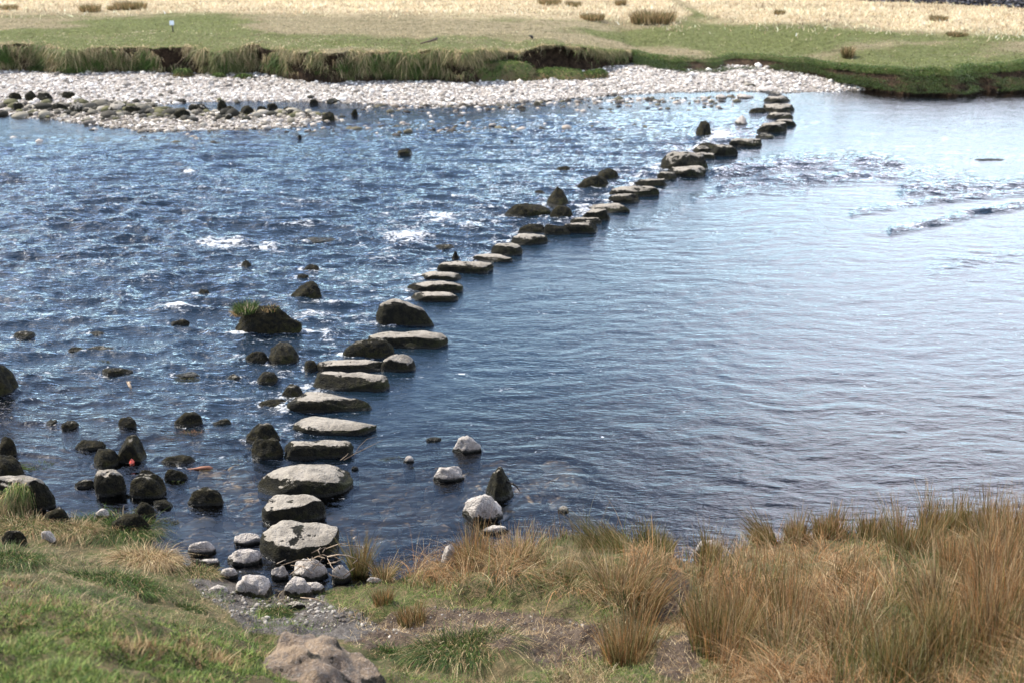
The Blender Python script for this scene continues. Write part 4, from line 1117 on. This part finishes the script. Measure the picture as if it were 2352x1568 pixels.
# waves
def ridge(x, y, seed, o=3):
    r, a, f, n = 0, 1., 1., 0.
    for i in range(o):
        c, s = math.cos(i * .5), math.sin(i * .5)
        r = r + a * (1 - 2 * np.abs(vn2((x * c - y * s) * f + 3.3 * i, (x * s + y * c) * f, seed + i)))
        n += a; a *= .5; f *= 2.1
    return r / n
wx_ = WX + .35 * fbm2(WX * .6, WY * .6, 2, 2); wy_ = WY + .35 * fbm2(WX * .6 + 9, WY * .6, 4, 2)
w1 = ridge(wx_ * .8, wy_ * 2.7, 101, 3)
w2 = fbm2(wx_ * 2.4, wy_ * 6.0, 105, 3)
w3 = fbm2(wx_ * .6, wy_ * 1.1, 109, 2)
lod = smooth(40, 24, WY)
w4 = ridge(wx_ * 3.0, wy_ * 7.0, 131, 3) * lod; w2 = w2 * (.35 + .65 * lod)
Z = rough * (.056 * w1 + .034 * w2 + .02 * w3 + .016 * w4) + (.006 * lod * fbm2(wx_ * 2.6, wy_ * 7, 111, 3)) * (1 - smooth(.2, .6, rough))
Z += foam * (.05 + .07 * ridge(wx_ * 3, wy_ * 3, 121, 3))
wake = np.zeros_like(Z)
for (cx, cy, w, d, h) in ROCKS:
    sel = np.abs(WX - cx) < 2.2 * w + .6
    sel &= np.abs(WY - cy) < 2.2 * w + .6
    if not sel.any(): continue
    X = WX[sel] - cx; Y = WY[sel] - cy
    q = np.sqrt((X / (w / 2)) ** 2 + (Y / (d / 2)) ** 2)
    a = rough[sel]
    ring = np.exp(-((q - 1.12) / .16) ** 2)
    Z[sel] += .008 * np.cos((q - 1) * 11) * np.exp(-np.maximum(q - 1, 0) * 1.6) * (.4 + a)
    lee = np.exp(-(Y / (d * .6)) ** 2) * smooth(0, -w * .4, X) * smooth(-w * 1.9, -w * .5, X)
    wake[sel] = np.maximum(wake[sel], (ring * .42 + lee * .35) * smooth(.25, .9, a))
crest_sparkle = smooth(.25, .62, w1 + w2 * .6) * smooth(.45, 1.0, rough)  # rough wave crests whitened to imitate sparkle highlights
foam_sparkle = np.clip(np.maximum(foam, wake * .95) + crest_sparkle * .26, 0, 1.3)  # real foam and wakes, plus the painted crest highlights
# depth of clear water
bz = np.minimum(np.maximum(bank_smooth(WX[:210, :], WY[:210, :]), -.5), 0)
dep = np.full_like(Z, .5); dep[:210] = -bz
inb = bar_z(WX, WY); dep = np.where(Vg < 420, np.minimum(dep, np.clip(-inb, 0, .5) + 0.03), dep)
t = NT("river_water")
p = t.pos(); rgh = t.attr("rough")
f1 = t.noise(4.0, 3, .6, vscale=(1, 3.0, 1), dist=.6); f2 = t.noise(13, 3, .6, vscale=(1, 2.6, 1), dist=.4); f3 = t.noise(1.5, 3, .6, vscale=(1, 3.4, 1), dist=.5); f4 = t.noise(45, 2, .6)
rr2 = t.rng(rgh, 0, 1.8, .13, 2.4, smooth=False)
h = t.math('ADD', t.math('MULTIPLY', t.math('ADD', t.math('MULTIPLY', f1, .030), t.math('MULTIPLY', f3, .03)), rr2), t.math('MULTIPLY', t.math('MULTIPLY', f2, .011), t.rng(rgh, 0, .8, .36, 1.0, smooth=False)))
nrm = t.bump(h, 1.0, 1.0)
gl = t.n("ShaderNodeBsdfGlossy"); gl.inputs["Roughness"].default_value = .045; gl.inputs["Color"].default_value = (1, 1, 1, 1); t.l(nrm, gl.inputs["Normal"])
tr = t.n("ShaderNodeBsdfTransparent")
dcol = t.mix(t.rng(t.attr("depth"), 0, .4, smooth=False), (.95, .93, .85), (.62, .60, .52))
t.l(dcol, tr.inputs[0])
body = t.principled((0.008, 0.018, 0.030), .5, nrm, 0)
mb = t.n("ShaderNodeMixShader"); t.l(t.rng(t.attr("depth"), .28, .5, .0, .8, smooth=False), mb.inputs[0]); t.l(tr.outputs[0], mb.inputs[1]); t.l(body, mb.inputs[2])
fr = t.n("ShaderNodeFresnel"); fr.inputs["IOR"].default_value = 1.60; t.l(nrm, fr.inputs["Normal"])
frc = t.math('MINIMUM', t.math('MULTIPLY', fr.outputs[0], 1.22), 1.0)
ms = t.n("ShaderNodeMixShader"); t.l(frc, ms.inputs[0]); t.l(mb.outputs[0], ms.inputs[1]); t.l(gl.outputs[0], ms.inputs[2])
g1 = t.noise(11, 6, .75, vscale=(.8, 1.9, 1), dist=1.4); g2 = t.noise(4, 4, .6, vscale=(1, 1.6, 1), dist=.8)
ff = t.math('ADD', t.attr("foam"), t.math('ADD', t.math('MULTIPLY', t.math('SUBTRACT', g1, .5), 3.2), t.math('MULTIPLY', t.math('SUBTRACT', g2, .5), 2.0)))  # this attribute holds foam and the painted crest highlights
ff = t.rng(ff, .50, 1.0)
fo = t.principled((.86, .88, .9), .7, t.bump(g1, 1, .08), .2)
mf = t.n("ShaderNodeMixShader"); t.l(ff, mf.inputs[0]); t.l(ms.outputs[0], mf.inputs[1]); t.l(fo, mf.inputs[2])
M_WATER = t.done(mf.outputs[0])
nr, nc = Z.shape
link("river_water", make_mesh("river_water", np.stack([WX, WY, Z], -1).reshape(-1, 3), grid_faces(nr, nc), {"rough": rough.ravel(), "foam": foam_sparkle.ravel(), "depth": dep.ravel()}), M_WATER, kind="structure")

# ------------------------------------------------------------------ growth on the near bank (one object per kind of cover)
r = np.random.default_rng(5)
def scatter(n, u0, u1, v0, v1, polys, seed, excl=None, soft=20, zc=.6, zmin=.02):
    q = np.random.default_rng(seed)
    u = q.uniform(u0, u1, n); v = q.uniform(v0, v1, n)
    # the candidate lies on the bank where the sight line meets it
    z = np.full(n, zc)
    for _ in range(9):
        x, y = ray(u, v, z); z = z * .5 + .5 * np.clip(bank_smooth(x, y), -.2, 4)
    x, y = ray(u, v, z); z = bank_z(x, y); u, v = proj(x, y, z)
    m = zone(u, v, polys, soft) if polys else np.ones(n)
    if excl: m = m * (1 - zone(u, v, excl, 10))
    ok = (q.uniform(size=n) < m) & (z > zmin)
    return x[ok], y[ok], z[ok], u[ok], v[ok], q
def cover(name, label, x, y, z, h, lean, droop, wid, col, tip=None, seed=0, nseg=3):
    V, F, C = blades(np.stack([x, y, z - .01], 1), h, lean, droop, wid, col, nseg, seed=seed, tipcol=tip)
    return link(name, make_mesh(name, V, F, {"col": C}), M_BLADE, kind="stuff", label=label, cat="grass")

LAWNP = [[(-500,1318),(0,1325),(60,1345),(150,1375),(330,1425),(560,1462),(620,1480),(680,1600),(680,1800),(-500,1800)]]
x, y, z, u, v, q = scatter(80000, -350, 700, 1310, 1680, LAWNP, 1, zc=1.7)
n = len(x); patch = fbm2(x * 3.1, y * 3.1, 201, 3) * 1.3 + fbm2(x * 9, y * 9, 203, 2) * .8
h = q.uniform(.02, .055, n) * (1 + .7 * patch)
c = np.where((patch + q.normal(0, .22, n) > .42)[:, None], pick(TAN + [(.24,.22,.09)], n, .2, q), pick(LAWN + GREEN, n, .25, q))
cover("lawn_grass", "short green grass of the slope in the near left corner", x, y, z, h, q.normal(0, .6, (n, 2)) * h[:, None], h * .25, q.uniform(.006, .011, n), c, seed=1, nseg=2)

LEDGE = [[(-400,1235),(0,1240),(120,1245),(200,1240),(300,1280),(370,1300),(440,1340),(520,1375),(540,1420),(600,1445),(560,1475),(330,1440),(0,1350),(-400,1330)]]
x, y, z, u, v, q = scatter(60000, -350, 620, 1230, 1480, LEDGE, 2, zc=.6)
n = len(x); patch = fbm2(x * 2.5, y * 2.5, 211, 3)
h = q.uniform(.02, .06, n) * (1 + patch)
c = np.where((patch + q.normal(0, .2, n) > .12)[:, None], pick(DKGREEN + GREEN, n, .25, q), pick([(.30,.23,.13), (.22,.17,.09), (.16,.15,.06), (.36,.29,.17), (.13,.12,.05)], n, .25, q))
cover("dry_turf", "tan matted turf on the ledge below the green slope", x, y, z, h, q.normal(0, .9, (n, 2)) * h[:, None], h * .5, q.uniform(.004, .007, n), c, seed=2, nseg=2)

SHORT = [[(720,1340),(800,1300),(900,1300),(960,1290),(1010,1310),(1100,1350),(1200,1370),(1400,1370),(1440,1400),(1400,1440),(1280,1415),(1120,1395),(990,1392),(900,1402),(840,1430),(760,1400)],
         [(560,1440),(700,1450),(760,1440),(640,1425)],[(570,1400),(600,1370),(660,1365),(700,1390),(650,1400),(600,1425),(580,1430)],
         [(1240,1530),(1300,1510),(1400,1505),(1500,1520),(1620,1540),(1650,1640),(1240,1640)],
         [(1700,1330),(2100,1330),(2352,1400),(2352,1600),(1600,1600),(1500,1440)],[(860,1560),(900,1550),(1240,1570),(1240,1640),(840,1640)]]
x, y, z, u, v, q = scatter(110000, 540, 2500, 1285, 1640, SHORT, 3, zc=.4, excl=DIRT[1:])
n = len(x); patch = fbm2(x * 2.3, y * 2.3, 221, 3)
tanp = patch + q.normal(0, .2, n) + .4 * (u > 1500) + .25 * (v > 1510) > .22
h = q.uniform(.02, .07, n) * (1 + .6 * patch)
c = np.where(tanp[:, None], pick(TAN + STRAW + [(.2, .18, .08)], n, .25, q), pick(GREEN + LAWN, n, .25, q))
cover("short_turf", "short green turf round the bare earth path", x, y, z, h, q.normal(0, .7, (n, 2)) * h[:, None], h * .3, q.uniform(.004, .007, n), c, seed=3, nseg=2)

LONG = [[(930,1330),(960,1290),(1040,1260),(1130,1235),(1250,1200),(1400,1225),(1500,1270),(1580,1310),(1560,1340),(1500,1350),(1480,1400),(1400,1420),(1390,1350),(1200,1372),(1080,1350),(1000,1350)],
        [(1590,1290),(1650,1245),(1750,1215),(1900,1200),(2100,1190),(2600,1160),(2600,1640),(2000,1640),(1650,1580),(1640,1480),(1560,1440),(1600,1350)]]
x, y, z, u, v, q = scatter(85000, 900, 2700, 1180, 1660, LONG, 4, zc=.4, excl=DIRT[1:], zmin=-.01)
n = len(x)
flow = fbm2(x * 2.6, y * 2.6, 231, 3) * 9; amt = .5 + fbm2(x * 2, y * 2, 233, 2)
patch = fbm2(x * 1.7 + 4, y * 1.7, 235, 3)
keep = (patch + q.uniform(0, .5, n) > -.1) & (fbm2(x * 4.5, y * 4.5, 239, 2) + q.uniform(-.3, .5, n) > -.15)
x, y, z, u, v, flow, amt, patch = [a[keep] for a in (x, y, z, u, v, flow, amt, patch)]; n = len(x)
h = q.uniform(.08, .26, n) * (1 + .8 * patch)
lean = np.stack([np.cos(flow), np.sin(flow)], 1) * (h * (.35 + amt))[:, None] + q.normal(0, .35, (n, 2)) * h[:, None]
mixr = patch * 1.25 + q.normal(0, .12, n)
c = np.where((mixr < .04)[:, None], pick(GREEN + DKGREEN, n, .25, q), np.where((mixr > .30)[:, None], pick(RUSSET, n, .2, q), pick(TAN + RUSSET[:3] + STRAW[:1], n, .3, q)))
cover("long_dry_grass", "long tangled tan grass on the right of the near bank", x, y, z, h, lean, h * q.uniform(.4, 1.0, n), q.uniform(.004, .007, n), c, tip=pick(STRAW + TAN, n, .2, q) * .35 + c * .65, seed=4, nseg=4)

# dead stalks lying on the path and the mud
x, y, z, u, v, q = scatter(9000, 800, 1900, 1380, 1580, DIRT, 6, zc=.4)
n = len(x); a = q.uniform(0, 3.14, n); L = q.uniform(.02, .10, n)
cover("straw_litter", "bits of pale dead straw scattered on the bare earth path", x, y, z + .015, q.uniform(.002, .012, n), np.stack([np.cos(a), np.sin(a)], 1) * L[:, None], L * 0, q.uniform(.003, .005, n), pick(STRAW + TAN, n, .25, q), seed=6, nseg=2)

def bank_pt(u, v, zg=.4):
    z = zg
    for _ in range(14):
        x, y = ray(u, v, z); z = .5 * z + .5 * float(np.clip(bank_smooth(np.array([x]), np.array([y]))[0], -.2, 4))
    x, y = ray(u, v, z)
    return float(x), float(y), float(bank_z(np.array([float(x)]), np.array([float(y)]))[0])

# rush tussocks: (u, v of the base, height m, radius m, share of green, tint, label)
RT = [
 (1445,1500,.50,.17,.35,'r',"rush tussock standing alone at the right end of the earth path"),
 (826,1322,.42,.06,.85,'g',"narrow dark green rush spike in front of the near pool"),
 (880,1330,.30,.07,.3,'t',"thin spray of pale rushes right of the dark green spike"),
 (1395,1255,.28,.22,.9,'g',"dark green tussock leaning left at the water's edge"),
 (1500,1262,.24,.18,.95,'g',"dense dark green tussock beside the gap in the rushes"),
 (1090,1300,.34,.16,.25,'r',"brown rushes just right of the white rock on the shore"),
 (1180,1310,.30,.22,.3,'t',"tan arching tussock right of the brown rushes by the white rock"),
 (1290,1330,.28,.20,.35,'t',"straw-coloured tussock behind the middle of the path"),
 (1420,1375,.42,.20,.25,'t',"tall straw tussock behind the lone one by the path"),
 (1475,1400,.38,.12,.2,'r',"russet rushes leaning right over the lone tussock"),
 (1628,1290,.36,.05,.8,'g',"slim dark rush spike in front of the white shore stone"),
 (1760,1245,.30,.12,.6,'r',"first rush tussock right of the white shore stone, leaning left"),
 (1830,1235,.30,.10,.5,'r',"upright thin rush tussock, second at the right waterline"),
 (1905,1230,.30,.14,.4,'r',"russet rush tussock in the middle of the right waterline"),
 (2000,1230,.30,.10,.6,'g',"sparse dark rush tussock left of the tall pair at right"),
 (2085,1285,.52,.15,.6,'g',"tall dark green-brown tussock, left of the tall pair"),
 (2150,1225,.42,.14,.55,'r',"tall rush tussock at the waterline, right of the dark one"),
 (2215,1222,.34,.16,.85,'g',"bright green tussock among brown ones at the right waterline"),
 (2275,1235,.44,.18,.3,'r',"russet tussock with high tips near the right edge"),
 (2345,1270,.48,.25,.1,'r',"large reddish tussock cut by the right edge"),
 (2230,1340,.34,.25,.1,'r',"curly red-brown tussock in front of the bright green one"),
 (1650,1500,.46,.20,.45,'g',"green-based brown tussock, next right of the bare mud"),
 (1730,1440,.40,.22,.15,'r',"russet tussock behind the green-based one"),
 (1830,1440,.40,.25,.2,'r',"broad red-brown tussock in the middle of the right bank"),
 (1800,1530,.32,.22,.15,'t',"drooping straw tussock at the bottom right of centre"),
 (1950,1490,.34,.20,.3,'t',"mixed tan tussock left of the dark bottom one"),
 (2080,1560,.42,.22,.75,'g',"dark green rushes at the bottom edge on the right"),
 (2200,1520,.44,.24,.6,'g',"green-brown tussock near the lower right corner"),
 (2320,1500,.44,.25,.2,'r',"brown tussock in the lower right corner"),
 (2160,1420,.36,.22,.2,'t',"pale tan tussock at mid height of the right bank"),
 (2300,1400,.42,.25,.1,'r',"russet tussock at the right edge above the corner one"),
 (1960,1340,.22,.14,.6,'g',"little green tuft on the open tan slope at right"),
 (945,1420,.16,.10,.5,'g',"small dark tuft at the left end of the path"),
 (880,1400,.14,.07,.6,'g',"tiny dark tuft on the gravel's right edge"),
]
PAL = {'g': [(.08, .125, .03), (.05, .08, .018), (.12, .15, .04)], 'r': RUSSET + [(.24, .16, .07)], 't': TAN + STRAW[:1]}
for i, (uu, vv, H, R, gsh, tint, lab) in enumerate(RT):
    cx, cy, cz = bank_pt(uu, vv)
    q = np.random.default_rng(300 + i)
    root = link("rush_tussock", None, None, label=lab, cat="rushes", group="rush tussocks on the near bank", loc=(cx, cy, cz))
    n = int(320 + 2200 * R)
    for nm, cs, cnt in (("green_stems", PAL['g'], int(n * gsh)), ("dry_stems", PAL[tint if tint != 'g' else 'r'], int(n * (1 - gsh)))):
        if cnt < 5: continue
        a = q.uniform(0, 6.28, cnt); s = np.sqrt(q.uniform(0, 1, cnt))
        b = np.stack([s * np.cos(a) * R, s * np.sin(a) * R, np.full(cnt, -.04)], 1)
        h = H * q.uniform(.35, 1.1, cnt) * (1 + .35 * np.sin(a * 2 + i) * s)
        drp = .7 if tint == 't' else .12
        spread = .55 if tint == 't' else .24
        lean = np.stack([np.cos(a), np.sin(a)], 1) * (h * s * spread)[:, None] + q.normal(0, .12, (cnt, 2)) * h[:, None]
        if "leaning left" in lab: lean[:, 0] -= h * .5
        if "leaning right" in lab: lean[:, 0] += h * .35
        c = pick(cs, cnt, .25, q)
        pass
        tcol = c * .3 + pick(RUSSET + TAN, cnt, .25, q) * .7
        c = np.where((q.uniform(size=cnt) < (.15 if nm == 'dry_stems' else .8))[:, None], pick(PAL['g'], cnt, .2, q), c)
        V, F, C = blades(b, h, lean, h * drp * q.uniform(0, 1, cnt), q.uniform(.005, .0085, cnt), c, 4, .25, seed=i, tipcol=tcol)
        link(nm, make_mesh(nm, V, F, {"col": C}), M_BLADE, parent=root)

# single rush stems standing all over the right bank
x, y, z, u, v, q = scatter(15000, 1050, 2700, 1190, 1660, [LONG[1], [(1050,1300),(1250,1210),(1500,1270),(1560,1330),(1400,1400),(1080,1330)]], 8, zc=.4, excl=DIRT[1:])
cl = fbm2(x * 1.9, y * 1.9, 261, 3); ok = cl + q.uniform(-.5, .25, len(x)) > 0; x, y, z, cl = x[ok], y[ok], z[ok], cl[ok]; n = len(x)
h = q.uniform(.12, .42, n) * (1 + cl)
c = np.where((fbm2(x * 2.4, y * 2.4, 263, 3) + q.normal(0, .08, n) < -.05)[:, None], pick(PAL['g'], n, .3, q), pick(RUSSET, n, .25, q))
cover("rush_stems", "single brown and green rush stems scattered through the dry grass", x, y, z, h, q.normal(0, .16, (n, 2)) * h[:, None], h * .04, q.uniform(.004, .0075, n), c, tip=c * .3 + pick(RUSSET + STRAW, n, .2, q) * .7, seed=18, nseg=3)
# grass tussocks (soft leaved)
GT = [
 (262,1215,.26,.42,'g',"long dark green grass clump drooping over the left shore"),
 (335,1290,.26,.25,'t',"straw-coloured grass clump at the end of the dark green one"),
 (160,1215,.20,.22,'t',"tan and dark grass clump behind the pinkish stone"),
 (60,1210,.18,.35,'m',"hanging brown-green grass below the big grey boulder"),
 (445,1315,.12,.20,'m',"low weedy tuft among the pale stones on the left shore"),
 (560,1305,.10,.13,'m',"dark mossy tuft below the rough white rock"),
 (630,1400,.11,.12,'g',"small dark green tuft on the wet gravel"),
 (1060,1490,.18,.40,'h',"shaggy green grass hanging below the path with pale strands"),
 (900,1490,.12,.18,'g',"dark green grass beside the right side of the foreground boulder"),
 (250,1348,.16,.42,'g',"dark shaggy grass standing in for a shadowed hollow on the left ledge"),  # dark clump in place of the shade that fills a hollow
 (10,1290,.14,.32,'g',"dark grass imitating a shaded hollow at the left edge of the ledge"),  # second dark clump, its colour stands for hollow shade
 (430,1400,.10,.12,'g',"small dark tuft on the tan slope above the lawn"),
]
for i, (uu, vv, H, R, tint, lab) in enumerate(GT):
    cx, cy, cz = bank_pt(uu, vv, .3)
    q = np.random.default_rng(500 + i)
    n = int(1500 + 9000 * R)
    a = q.uniform(0, 6.28, n); s = np.sqrt(q.uniform(0, 1, n))
    bx, by = cx + s * np.cos(a) * R, cy + s * np.sin(a) * R * .5
    bzz = bank_z(bx, by) * .6 + cz * .4
    b = np.stack([bx - cx, by - cy, bzz - cz - .01], 1)
    h = H * q.uniform(.4, 1.1, n)
    lean = np.stack([np.cos(a), np.sin(a)], 1) * (h * s * .8)[:, None] + q.normal(0, .3, (n, 2)) * h[:, None]
    lean[:, 1] -= h * .4
    gc = pick(GREEN + DKGREEN, n, .25, q); tcx = pick(TAN + STRAW, n, .25, q)
    isg = q.uniform(size=n) < {'g': .85, 't': .12, 'm': .5, 'h': .75}[tint]
    c = np.where(isg[:, None], gc, tcx)
    V, F, C = blades(b, h, lean, h * q.uniform(.3, 1.3, n), np.full(n, .005), c, 3, .2, seed=i)
    link("grass_tussock", make_mesh("grass_tussock", V, F, {"col": C}), M_BLADE, label=lab, cat="grass", group="grass tussocks on the near bank", loc=(cx, cy, cz))

# grass on the big left boulder
q = np.random.default_rng(71)
w_, d_, h_ = [b27.dimensions[i] for i in range(3)]
co = np.zeros(len(b27.data.vertices) * 3, np.float32); b27.data.vertices.foreach_get("co", co); co = co.reshape(-1, 3)
zt = co[:, 2].max(); sel = co[(co[:, 1] < -.12) & (co[:, 2] > zt * .25) & (co[:, 2] < zt * .80)]
n = 5200; p = sel[q.integers(0, len(sel), n)] + q.normal(0, .03, (n, 3))
h = q.uniform(.06, .2, n)
c = np.where((q.normal(0, .25, n) + (p[:, 2] / zt) > .72)[:, None], pick(GREEN + LAWN[:2], n, .25, q), pick(TAN + DKGREEN, n, .25, q))
V, F, C = blades(p, h * .5, np.stack([q.normal(0, .3, n) * h, -h * q.uniform(.4, 1, n)], 1), h * q.uniform(.5, 1.6, n), np.full(n, .006), c, 3, seed=2)
link("hanging_grass", make_mesh("hanging_grass", V, F, {"col": C}), M_BLADE, parent=b27)

# foreground boulder
fz = 1.02
fx, fy = ray(738, 1458, 1.32)
me = rock_mesh("foreground_boulder", 1.24, .9, .76, .2, .35, 4242, 90, None, (-.02, -.10), below=.4, kind="lean", chis=5, rough=1.5, barelevel=-.15)
me.attributes["wet"].data.foreach_set("value", np.zeros(len(me.vertices), np.float32))
link("boulder", me, M_FORE, label="large brown lichen-blotched boulder at the bottom edge of the picture", cat="boulder", loc=(float(fx) + .02, float(fy) - .30, .66))

# ------------------------------------------------------------------ small things
def tube(name, pts, rad, mat, parent=None, **kw):
    P = np.array(pts, float); n = len(P); k = 8
    rad = np.broadcast_to(rad, (n,)); V = []
    for i in range(n):
        d = P[min(i + 1, n - 1)] - P[max(i - 1, 0)]; d /= np.linalg.norm(d) + 1e-9
        a = np.cross(d, (0, 0, 1)) if abs(d[2]) < .9 else np.cross(d, (1, 0, 0)); a /= np.linalg.norm(a); b = np.cross(d, a)
        for j in range(k):
            t_ = 2 * math.pi * j / k; V.append(P[i] + rad[i] * (a * math.cos(t_) + b * math.sin(t_)))
    F = [tuple(x) for x in grid_faces(n, k, True)]
    V += [P[0], P[-1]]
    m = bpy.data.meshes.new(name)
    F += [(len(V) - 2, (j + 1) % k, j) for j in range(k)] + [(len(V) - 1, (n - 1) * k + j, (n - 1) * k + (j + 1) % k) for j in range(k)]
    m.from_pydata([tuple(v) for v in V], [], F); m.polygons.foreach_set("use_smooth", [True] * len(F))
    return link(name, m, mat, parent=parent, **kw)
def W3(u, v, z): x, y = ray(u, v, z); return (float(x), float(y), z)

# marker post on the meadow
x0, y0 = [float(a) for a in ray(397, 69, 1.03)]; z0 = float(meadow_at(np.array([x0]), np.array([y0]))[0])
s = math.hypot(y0, CAM_H) / FPX
root = link("marker_post", None, None, label="short dark post with a small white plate on the far meadow", cat="post", loc=(x0, y0, z0))
tube("post", [(0, 0, -.1), (0, 0, 20 * s)], 1.5 * s, M_POST, parent=root)
import bmesh
def boxmesh(name, sx_, sy_, sz_, bev):
    bm = bmesh.new(); bmesh.ops.create_cube(bm, size=1); bmesh.ops.scale(bm, vec=(sx_, sy_, sz_), verts=bm.verts)
    bmesh.ops.bevel(bm, geom=bm.edges[:], offset=bev, segments=2, affect='EDGES'); m = bpy.data.meshes.new(name); bm.to_mesh(m); bm.free(); return m
o = link("plate", boxmesh("plate", 9.5 * s, 2 * s, 10 * s, .7 * s), M_WHITE, parent=root, loc=(0, -2.6 * s, 20 * s)); o.rotation_euler = (-.35, 0, .1)

# black bird on the grass
x0, y0 = [float(a) for a in ray(1221, 84, 1.03)]; z0 = float(meadow_at(np.array([x0]), np.array([y0]))[0]); s = math.hypot(y0, CAM_H) / FPX
bird = tube("bird", [(-8*s,0,9*s),(-5*s,0,8.6*s),(-2*s,0,8*s),(0,0,7*s),(1.5*s,0,5.4*s),(2*s,0,3*s),(1.6*s,0,1.6*s)], [.5*s,.9*s,2.2*s,2.9*s,2.8*s,1.7*s,.4*s], M_BLACK, label="small black bird-like shape standing on the far meadow", cat="bird", loc=(x0, y0, z0))
tube("leg", [(1*s,.6*s,3*s),(1.2*s,.6*s,-.01)], .35*s, M_BLACK, parent=bird); tube("leg", [(1*s,-.6*s,3*s),(1.2*s,-.6*s,-.01)], .35*s, M_BLACK, parent=bird)
# dead branch on the meadow
a_ = W3(965, 90, 1.08); b_ = W3(1004, 86, 1.10); z0 = float(meadow_at(np.array([a_[0]]), np.array([a_[1]]))[0])
tube("fallen_branch", [(a_[0], a_[1], z0 + .02), ((a_[0] + b_[0]) / 2, a_[1] + .05, z0 + .08), (b_[0], b_[1], z0 + .14)], [.02, .03, .045], M_BARK, label="dark dead branch lying on the far meadow", cat="branch")

# red ball
me = rock_mesh("ball", .062, .062, .034, 0, 0, 5, 24, chis=0, rough=.1, below=.04)
link("ball", me, M_REDBALL, label="small faded red ball floating at the foot of the humped boulder", cat="ball", loc=W3(303, 1059, .03))
# driftwood
w0 = tube("driftwood", [W3(426,1077,.005), W3(445,1076,.01), W3(462,1074,.02), W3(480,1073,.02), W3(489,1074,.01)], [.005, .009, .019, .020, .008], M_WOODR, label="reddish brown piece of wood floating in the left shallows", cat="driftwood")
fk = tube("forked_stick", [W3(301,893,.01), W3(298,885,.04), W3(294,878,.05)], [.010, .018, .016], M_WOOD, label="pale forked stick poking out of the left current", cat="driftwood")
tube("branch", [W3(294,878,.05), W3(290,876,.07)], [.014, .005], M_WOOD, parent=fk); tube("branch", [W3(295,878,.05), W3(301,876,.06)], [.014, .006], M_WOOD, parent=fk)
# twigs
tw = tube("twig", [W3(790,1056,.10), W3(812,1043,.16), W3(840,1029,.22), W3(880,1009,.30)], [.006,.005,.004,.002], M_BARK, label="thin bare branched twig behind the oval stepping stone", cat="twig")
tube("side_twig", [W3(815,1042,.16), W3(824,1026,.2), W3(842,1008,.26), W3(866,1001,.3)], [.004,.003,.003,.0015], M_BARK, parent=tw)
tube("side_twig", [W3(782,1056,.08), W3(795,1046,.1), W3(800,1040,.14)], [.004,.003,.002], M_WOOD, parent=tw)
q = np.random.default_rng(8)
root = link("twig_pile", None, None, label="tangle of dead twigs caught at the right foot of the first stepping stone", cat="twigs", loc=W3(745, 1285, .2))
for k in range(22):
    a = q.uniform(0, 3.14); L = q.uniform(.12, .34); c0 = q.normal(0, .07, 3) * (2, 1, .5)
    d_ = np.array([math.cos(a), math.sin(a) * .6, q.normal(0, .3)]) * L
    tube("twig", [c0 - d_ / 2, c0 + q.normal(0, .02, 3), c0 + d_ / 2], [.004, .0045, .0015], [M_WOOD, M_BARK][k % 2], parent=root)
lt = tube("twig", [W3(752,1278,.28), W3(775,1273,.3), W3(800,1275,.28), W3(822,1284,.2)], [.007,.006,.005,.003], M_WOOD, label="single pale curved twig reaching right from the twig tangle", cat="twig")
tube("twig", [W3(690,1371,.17), W3(720,1374,.17), W3(755,1384,.17)], [.004,.005,.003], M_WOOD, label="slender twig lying on the wet gravel", cat="twig")
tw = tube("twig", [W3(1165,1105,.14), W3(1180,1112,.16), W3(1190,1118,.12)], [.012,.010,.005], M_POST, label="black broken twig caught behind the peaked rock", cat="twig")
tube("side_twig", [W3(1180,1112,.16), W3(1178,1106,.22)], [.007, .003], M_POST, parent=tw); tube("side_twig", [W3(1183,1113,.15), W3(1194,1127,.06)], [.007, .004], M_POST, parent=tw)
# water weed: dark floating tufts
def weed(lab, u, v, R, n, cols, seed, H=.03):
    q = np.random.default_rng(seed); cx, cy, _ = W3(u, v, 0)
    a = q.uniform(0, 6.28, n); s = np.sqrt(q.uniform(0, 1, n))
    b = np.stack([s * np.cos(a) * R, s * np.sin(a) * R * .5, np.full(n, -.01)], 1); L = q.uniform(.03, .10, n)
    V, F, C = blades(b, H * q.uniform(.3, 1.2, n), np.stack([np.cos(a) * L - L * .5, np.sin(a) * L * .5], 1), np.full(n, .01), np.full(n, .007), pick(cols, n, .3, q), 2, seed=seed)
    link("water_weed", make_mesh("water_weed", V, F, {"col": C}), M_BLADE, label=lab, cat="water weed", group="tufts of weed in the river", loc=(cx, cy, 0))
WC = [(.05, .055, .02), (.09, .08, .035), (.03, .03, .015)]
for i, (lab, u, v, R, n) in enumerate([
 ("dark weed tangled on the left of the small white rock in the pool", 908, 1056, .09, 380), ("thin string of weed trailing right of the small white rock", 960, 1068, .10, 90), ("bright green weed on the dark rock at the left edge", 82, 1068, .16, 700),
 ("brown weed patch under the mossy dome in the left shallows", 425, 999, .22, 500), ("round weed patch right of the long brown one", 472, 997, .09, 300), ("brown weed tuft awash above the oval stepping stone's left", 546, 1062, .11, 320),
 ("small weed tuft right of the forked stick's olive rock", 430, 872, .14, 220), ("weed tuft in the current below the flat weedy rock", 234, 832, .10, 220), ("green weed trailing right of the round grey-green boulder", 395, 1108, .12, 280),
 ("reddish weed patch in the left current", 425, 829, .14, 240), ("dark weed awash at the bottom left of the shallows", 385, 1200, .10, 260), ("olive weed tuft in front of the green mossy wedge", 540, 892, .12, 240), ("faint weed tuft left of the square grass-topped rock", 345, 800, .10, 180)]):
    weed(lab, u, v, R, n, WC + ([(.10, .15, .03)] * 3 if "green" in lab else [(.18, .09, .05)] * 2 if "red" in lab or "brown" in lab else []), 700 + i)
# weed caught round the flat white rock
weed("dark weed ringing the back of the flat white rock", 1050, 1078, .16, 260, WC, 790)
